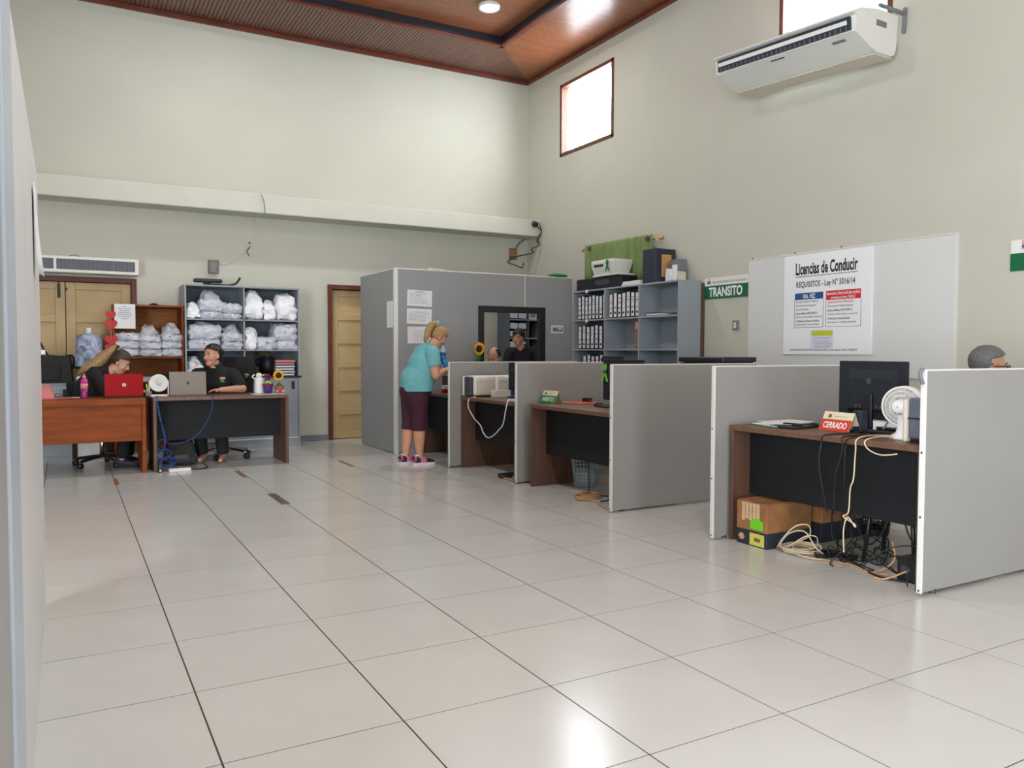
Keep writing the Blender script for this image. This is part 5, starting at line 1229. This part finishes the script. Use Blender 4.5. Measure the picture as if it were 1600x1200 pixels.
def strand(t, pts, m, name='ponytail', n=14):
    return B().loft([(p, w, d) for p, w, d in pts], n).out(name, m, t, True)
def shoe(t, an, yaw, pink=True):
    # heel at an, toe along local +y turned by yaw
    M_ = Matrix.Translation((an.x, an.y, 0)) @ Matrix.Rotation(yaw, 4, 'Z')
    b = B(); b.loft([((0, -.075, .05), .028, .040), ((0, -.06, .055), .036, .055), ((0, -.02, .06), .038, .062), ((0, .04, .05), .041, .045), ((0, .10, .042), .043, .034), ((0, .155, .036), .036, .025), ((0, .18, .034), .014, .012)], 18)
    u = b.xf(M_).out('shoe', 'shoe_dark', t, True)
    sole = 'shoe_white' if pink else 'black_matte'
    b = B(); b.rings([[(x*k, y, z) for x, y in ((-.034, -.085), (.034, -.085), (.043, -.03), (.040, .03), (.048, .10), (.038, .16), (.012, .19), (-.014, .19), (-.040, .16), (-.048, .10), (-.040, .03), (-.043, -.03))] for z, k in ((.0, .94), (.012, 1.), (.032, .97))])
    b.xf(M_).out('sole', sole, u)
    if pink:
        B().loft([((0, .0, .058), .0405, .057), ((0, .05, .05), .0432, .043), ((0, .075, .047), .0435, .0385)], 18).xf(M_).out('side_panel', 'shoe_pink', u, True)
        B().loft([((0, -.082, .06), .020, .034), ((0, -.066, .06), .0345, .052), ((0, -.045, .06), .0375, .059)], 18).xf(M_).out('heel_panel', 'shoe_pink', u, True)
    b = B()
    for k in range(4): b.tube([(-.03, .03+k*.018, .075-k*.007), (0, .035+k*.018, .092-k*.009), (.03, .03+k*.018, .075-k*.007)], .003, 5)
    b.xf(M_).out('laces', 'shoe_white', u)
    B().tube([(0, -.02, .105), (.0, -.02, .118)], .036, 14).xf(M_).out('sock', 'shoe_white', u, True)
    return u
DECALS = []
# woman in teal, standing
H = HM((0, .275, 1.435), -.05, .62)
J = dict(crotch=(0, .0, .76), pelvis=(0, .0, .88), waist=(0, .05, 1.02), chest=(0, .085, 1.17), upper=(0, .115, 1.29), neck=(0, .165, 1.345),
         shR=(.185, .115, 1.265), elR=(.235, .135, 1.02), wrR=(.15, .345, 1.085), shL=(-.185, .13, 1.265), elL=(-.24, .20, 1.03), wrL=(-.10, .37, 1.10),
         hpR=(.09, -.01, .80), hpL=(-.09, -.03, .80), knR=(.075, .0, .455), knL=(-.085, -.055, .455), anR=(.065, .01, .085), anL=(-.085, -.10, .085))
w1 = person('woman standing in teal shirt and plum leggings with a blonde ponytail', (3.05, 4.03, 0), -PI/2, J, 'skin_light', 'cloth_teal', 'cloth_plum', fat=1.34, sc=.95, H=H, sleeve=.62, hem=.36, leg_end=.16, seat=((0, -.04, .83), (.19, .15, .16)), rear=((0, -.005, .965), (.205, .178, .17)), brow='hair_brown',
            hands={'R': ((-.15, .85, .25), (0, -.3, 1), (1, 0, .3), .92, .9), 'L': ((.2, .9, .15), (0, -.3, 1), (-1, 0, .3), .92, .9)})
hair_cap(w1, H, .95, 'hair_blonde', lambda p: (p.z > .055 + max(0, p.y-.02)*.35 and p.y < .082) or (p.y < .005 and p.z > -.045), .018)
def hp(x, y, z, sc=.95): return H @ (Vector((x, y, z))*sc)
strand(w1, [(hp(0, -.085, .11), .035, .03), (hp(0, -.13, .12), .040, .034), (hp(.02, -.17, .07), .05, .04), (hp(.03, -.17, .0), .052, .04), (hp(.035, -.145, -.08), .045, .035), (hp(.04, -.13, -.15), .02, .015)], 'hair_blonde')
B().lathe([(.030, -.012), (.042, -.01), (.046, 0), (.042, .01), (.030, .012)], hp(0, -.115, .125), 18, hp(0, -.16, .09)-hp(0, -.09, .115)).out('hair_tie', 'cloth_teal', w1, True)
shoe(w1, Vector((.065, .01, 0)), .0); shoe(w1, Vector((-.085, -.10, 0)), .1)
B().tube([(.145, .335, 1.07), (.125, .33, 1.085), (.14, .35, 1.115), (.165, .355, 1.1), (.145, .335, 1.07)], .004).out('bracelet', 'brass', w1, True)
t = thing('water_bottle', 'clear water bottle with a blue label held by the woman in teal', 'bottle', (3.345, 3.96, 1.11), -PI/2)
mk('bottle_clear', (196, 222, 236), .15, .04, 9, alpha=.55)
B().lathe([(.001, 0), (.033, 0), (.035, .01), (.034, .16), (.028, .20), (.013, .235), (.013, .25), (.001, .25)]).out('bottle', 'bottle_clear', t, True); B().lathe([(.0355, .05), (.0362, .052), (.0362, .16), (.0352, .162)]).out('label', 'sign_blue', t, True); B().lathe([(.001, .25), (.015, .25), (.015, .268), (.001, .268)]).out('cap', 'sign_blue', t, True)
B().lathe([(.0363, .09), (.0368, .09), (.0368, .12), (.0363, .12)]).out('label_band', 'teal_bottle', t, True)
t = thing('folded_cloth', 'blue and white printed cloth tucked in the arm of the woman in teal', 'cloth', (3.36, 3.93, 1.03), -PI/2)
lump(B(), -.07, .05, -.04, .04, 0, .16, .015, 4, .2, 6, 16).out('cloth', 'teal_bottle', t, True); B().box(-.03, .03, -.046, -.04, .05, .1).out('print', 'paper', t)
# seated poses
def seated(lean=.0, z=.0, arm='desk'):
    y = lean
    return dict(crotch=(0, .04, .47+z), pelvis=(0, -.02, .56+z), waist=(0, .0+y*.15, .72+z), chest=(0, .0+y*.5, .88+z), upper=(0, .0+y*.8, 1.01+z), neck=(0, .02+y, 1.075+z),
                shR=(.19, .0+y*.75, .99+z), shL=(-.19, .0+y*.75, .99+z), elR=(.26, .12+y*.7, .80), elL=(-.26, .12+y*.7, .80), wrR=(.12, .33+y*.7, .825), wrL=(-.12, .33+y*.7, .825),
                hpR=(.09, .03, .53), hpL=(-.09, .03, .53), knR=(.12, .40, .50), knL=(-.12, .40, .50), anR=(.12, .36, .085), anL=(-.12, .36, .085))
# woman in a black polo at the walnut desk
H = HM((.02, .10, 1.225), -.62, .02); J = seated(.06, .03)
J.update(anR=(.10, .30, .085), anL=(-.135, .335, .085), elL=(-.33, .17, .84), wrL=(-.12, .36, .835), shR=(.20, .04, 1.0), shL=(-.20, .04, 1.0))
w2 = person('seated woman in black polo shirt at the grey laptop, dark hair tied back', (1.16, 5.64, 0), 2.78, J, 'skin_tan', 'cloth_black', 'cloth_black', fat=1.28, sc=1.05, H=H, cheek=1.18, sleeve=.95, leg_end=.96, lip='lip_red', hands={'L': ((.8, .5, 0), (.3, 1, 0), (0, 0, 1), .95, .4)})
hair_cap(w2, H, 1.05, 'hair_black', lambda p: (p.z > .05 + max(0, p.y-.01)*.5 and p.y < .074) or (p.y < -.015 and p.z > -.05), .012)
B().ell(H @ Vector((0, -.125, .04)), (.045, .04, .045)).out('hair_bun', 'hair_black', w2, True)
b = B(); c = Vector(J['neck']); b.loft([(c+Vector((0, -.02, -.02)), .088, .082), (c+Vector((0, .0, .035)), .076, .07)], 22).out('collar', 'cloth_black', w2, True)
DECALS.append((w2, 'shirt', (-.10, .5, .945), (0, -1, 0), (1, 0, 0), .055, True))
# woman with the ponytail at the orange desk
H = HM((.0, .335, 1.15), -.05, .55); J = seated(.24, .0)
J.update(neck=(0, .215, 1.06), upper=(0, .11, 1.04), chest=(0, .03, .90), waist=(0, -.03, .72), shR=(.205, .12, 1.01), shL=(-.205, .12, 1.01))
w3 = person('seated woman in black with a long fair ponytail, bent over the red laptop', (-.19, 5.56, 0), -1.85, J, 'skin_light', 'cloth_black', 'cloth_black', fat=1.18, sc=1.0, H=H, sleeve=1.0, sleeve2=.9, leg_end=.95, brow='hair_brown')
hair_cap(w3, H, 1.0, 'hair_brown', lambda p: (p.z > .048 + max(0, p.y-.01)*.45 and p.y < .080) or (p.y < -.005 and p.z > -.04), .014)
def hp(x, y, z): return H @ Vector((x, y, z))
strand(w3, [(hp(0, -.08, .10), .036, .032), (hp(0, -.125, .115), .045, .036), ((0, .165, 1.215), .060, .062), ((.02, .10, 1.14), .068, .07), ((.02, .03, 1.10), .066, .06), ((.02, -.04, 1.065), .055, .04), ((.02, -.10, 1.01), .02, .012)], 'hair_dirty')
B().lathe([(.034, -.01), (.045, -.008), (.045, .008), (.034, .01)], hp(0, -.105, .108), 18, (0, -1, .3)).out('hair_tie', 'black_matte', w3, True)
B().tube([(.06, .27, 1.09), (.05, .33, 1.02), (.02, .36, .93), (0, .36, .86)], .006).out('lanyard', 'off_white', w3, True)
# balding man behind the printers
H = HM((.0, .20, 1.20), .0, .42); J = seated(.14, .0)
m1 = person('balding man with dark side hair looking down behind the booth divider', (4.50, 4.66, 0), 2.1, J, 'skin_red', 'cloth_navy', 'cloth_black', fat=1.1, sc=1.02, H=H, sleeve=.9)
hair_cap(m1, H, 1.02, 'hair_black', lambda p: (p.y < .01 and -.06 < p.z < .115) and (abs(p.x) > .040 or p.y < -.06), .008)
# young man in the cubicle
H = HM((.04, .22, 1.475), -.22, .1, -.14)
J = dict(crotch=(0, .0, .76), pelvis=(0, .0, .88), waist=(0, .02, 1.02), chest=(0, .05, 1.18), upper=(-.02, .09, 1.285), neck=(.0, .14, 1.345),
         shR=(.19, .08, 1.27), shL=(-.20, .05, 1.30), elR=(.25, .16, 1.03), elL=(-.26, .10, 1.05), wrR=(.15, .36, 1.06), wrL=(-.12, .34, 1.07),
         hpR=(.09, .0, .83), hpL=(-.09, .0, .83), knR=(.09, .02, .46), knL=(-.09, .02, .46), anR=(.09, .0, .085), anL=(-.09, .0, .085))
m2p = person('young man with a black fringe in black jacket looking out of the cubicle window', (5.41, 5.70, 0), 2.45, J, 'skin_light', 'cloth_navy', 'cloth_navy', fat=1.0, sc=.98, H=H, sleeve=1.0, shirt_name='jacket')
hair_cap(m2p, H, .98, 'hair_black', lambda p: (p.z > .042 + .25*max(0, p.y) - .018*math.sin(p.x*60)) or (p.y < -.0 and p.z > -.03), .022)
for s, x in (('R', .09), ('L', -.09)): shoe(m2p, Vector((x, 0, 0)), 0, False)
# grey-haired man behind the closest divider
H = HM((.0, .07, 1.19), -.1, .05); J = seated(.03, .0)
J.update(elR=(.25, .05, .78), elL=(-.25, .05, .78), wrR=(.13, .24, .66), wrL=(-.13, .24, .66))
m3 = person('grey-haired man with dark spectacles seated behind the closest booth divider', (4.715, -1.336, 0), -2.25, J, 'skin_red', 'cloth_grey', 'cloth_black', fat=1.08, sc=1.02, H=H, sleeve=.9, brow='hair_grey')
hair_cap(m3, H, 1.02, 'hair_grey', lambda p: (p.z > .058 + .35*max(0, p.y-.0) and p.y < .088) or (p.y < -.012 and p.z > -.05), .013)
M_ = H @ Matrix.Scale(1.02, 4); g_ = None
for s in (-1, 1):
    r = B().tube([(s*.032+.024*math.cos(a*PI/8), .098, .002+.017*math.sin(a*PI/8)) for a in range(17)], .0028, 6, 1).xf(M_).out('spectacles', 'black_plastic', m3, True)
    B().tube([(s*.056, .097, .008), (s*.074, .05, .010), (s*.080, -.015, .006)], .003).xf(M_).out('temple', 'black_plastic', r, True)
B().tube([(-.008, .099, .006), (0, .1045, .008), (.008, .099, .006)], .0025).xf(M_).out('bridge', 'black_plastic', m3, True)
for t_ in (w2, w3, m1, m3):
    for s in (-1, 1):
        if t_ is w2: continue
        shoe(t_, Vector((s*.12, .36, 0)), 0, False)
def flush_decals():
    # embroidered badges laid on the cloth they belong to
    for t, nm, o, d, u, s, two in DECALS:
        ob = next(c for c in t.children if c.name.split('.')[0] == nm); bv = BVHTree.FromPolygons([v.co for v in ob.data.vertices], [p.vertices for p in ob.data.polygons])
        o = Vector(o); d = Vector(d); u = Vector(u); v = Vector((0, 0, 1))
        for (v0, v1, m, kk) in ((.1, .55, 'pink', 1.), (-.55, .1, 'sign_green_light', .8)):
            rows = []
            for j in range(5):
                row = []
                for i in range(9):
                    f = (i/8-.5)*2*kk*(1-.25*(j/4 if v0 < 0 else 0)); p = o + u*f*s*.5 + v*(v0+(v1-v0)*j/4)*s
                    h = bv.ray_cast(p, d); row.append((h[0] if h[0] else p) - d*.003)
                rows.append(row)
            b = B(); b.rings(rows, closed=False); e = b.out('badge', m, ob); e.modifiers.new('s', 'SOLIDIFY').thickness = .002
ch = bpy.data.objects['office_chair']; ch['label'] = 'black office chair with chrome legs, badge on its back, behind the grey laptop'
B().ell((-.16, -.292, .985), (.03, .010, .018)).out('badge', 'pink', ch, True); B().ell((-.155, -.288, .955), (.022, .010, .02)).out('badge', 'sign_green_light', ch, True)
flush_texts()
flush_remesh()
flush_decals()
for o in list(bpy.data.objects):
    if o.parent and o.name.split('.')[0] in ('label_print', 'printed_lines', 'keys', 'screws', 'vents', 'sockets', 'grille_bars', 'barcode', 'handwriting', 'guard', 'rear_guard', 'front_guard', 'lattice', 'dried_flowers', 'packing_tape'): o['kind'] = 'stuff'
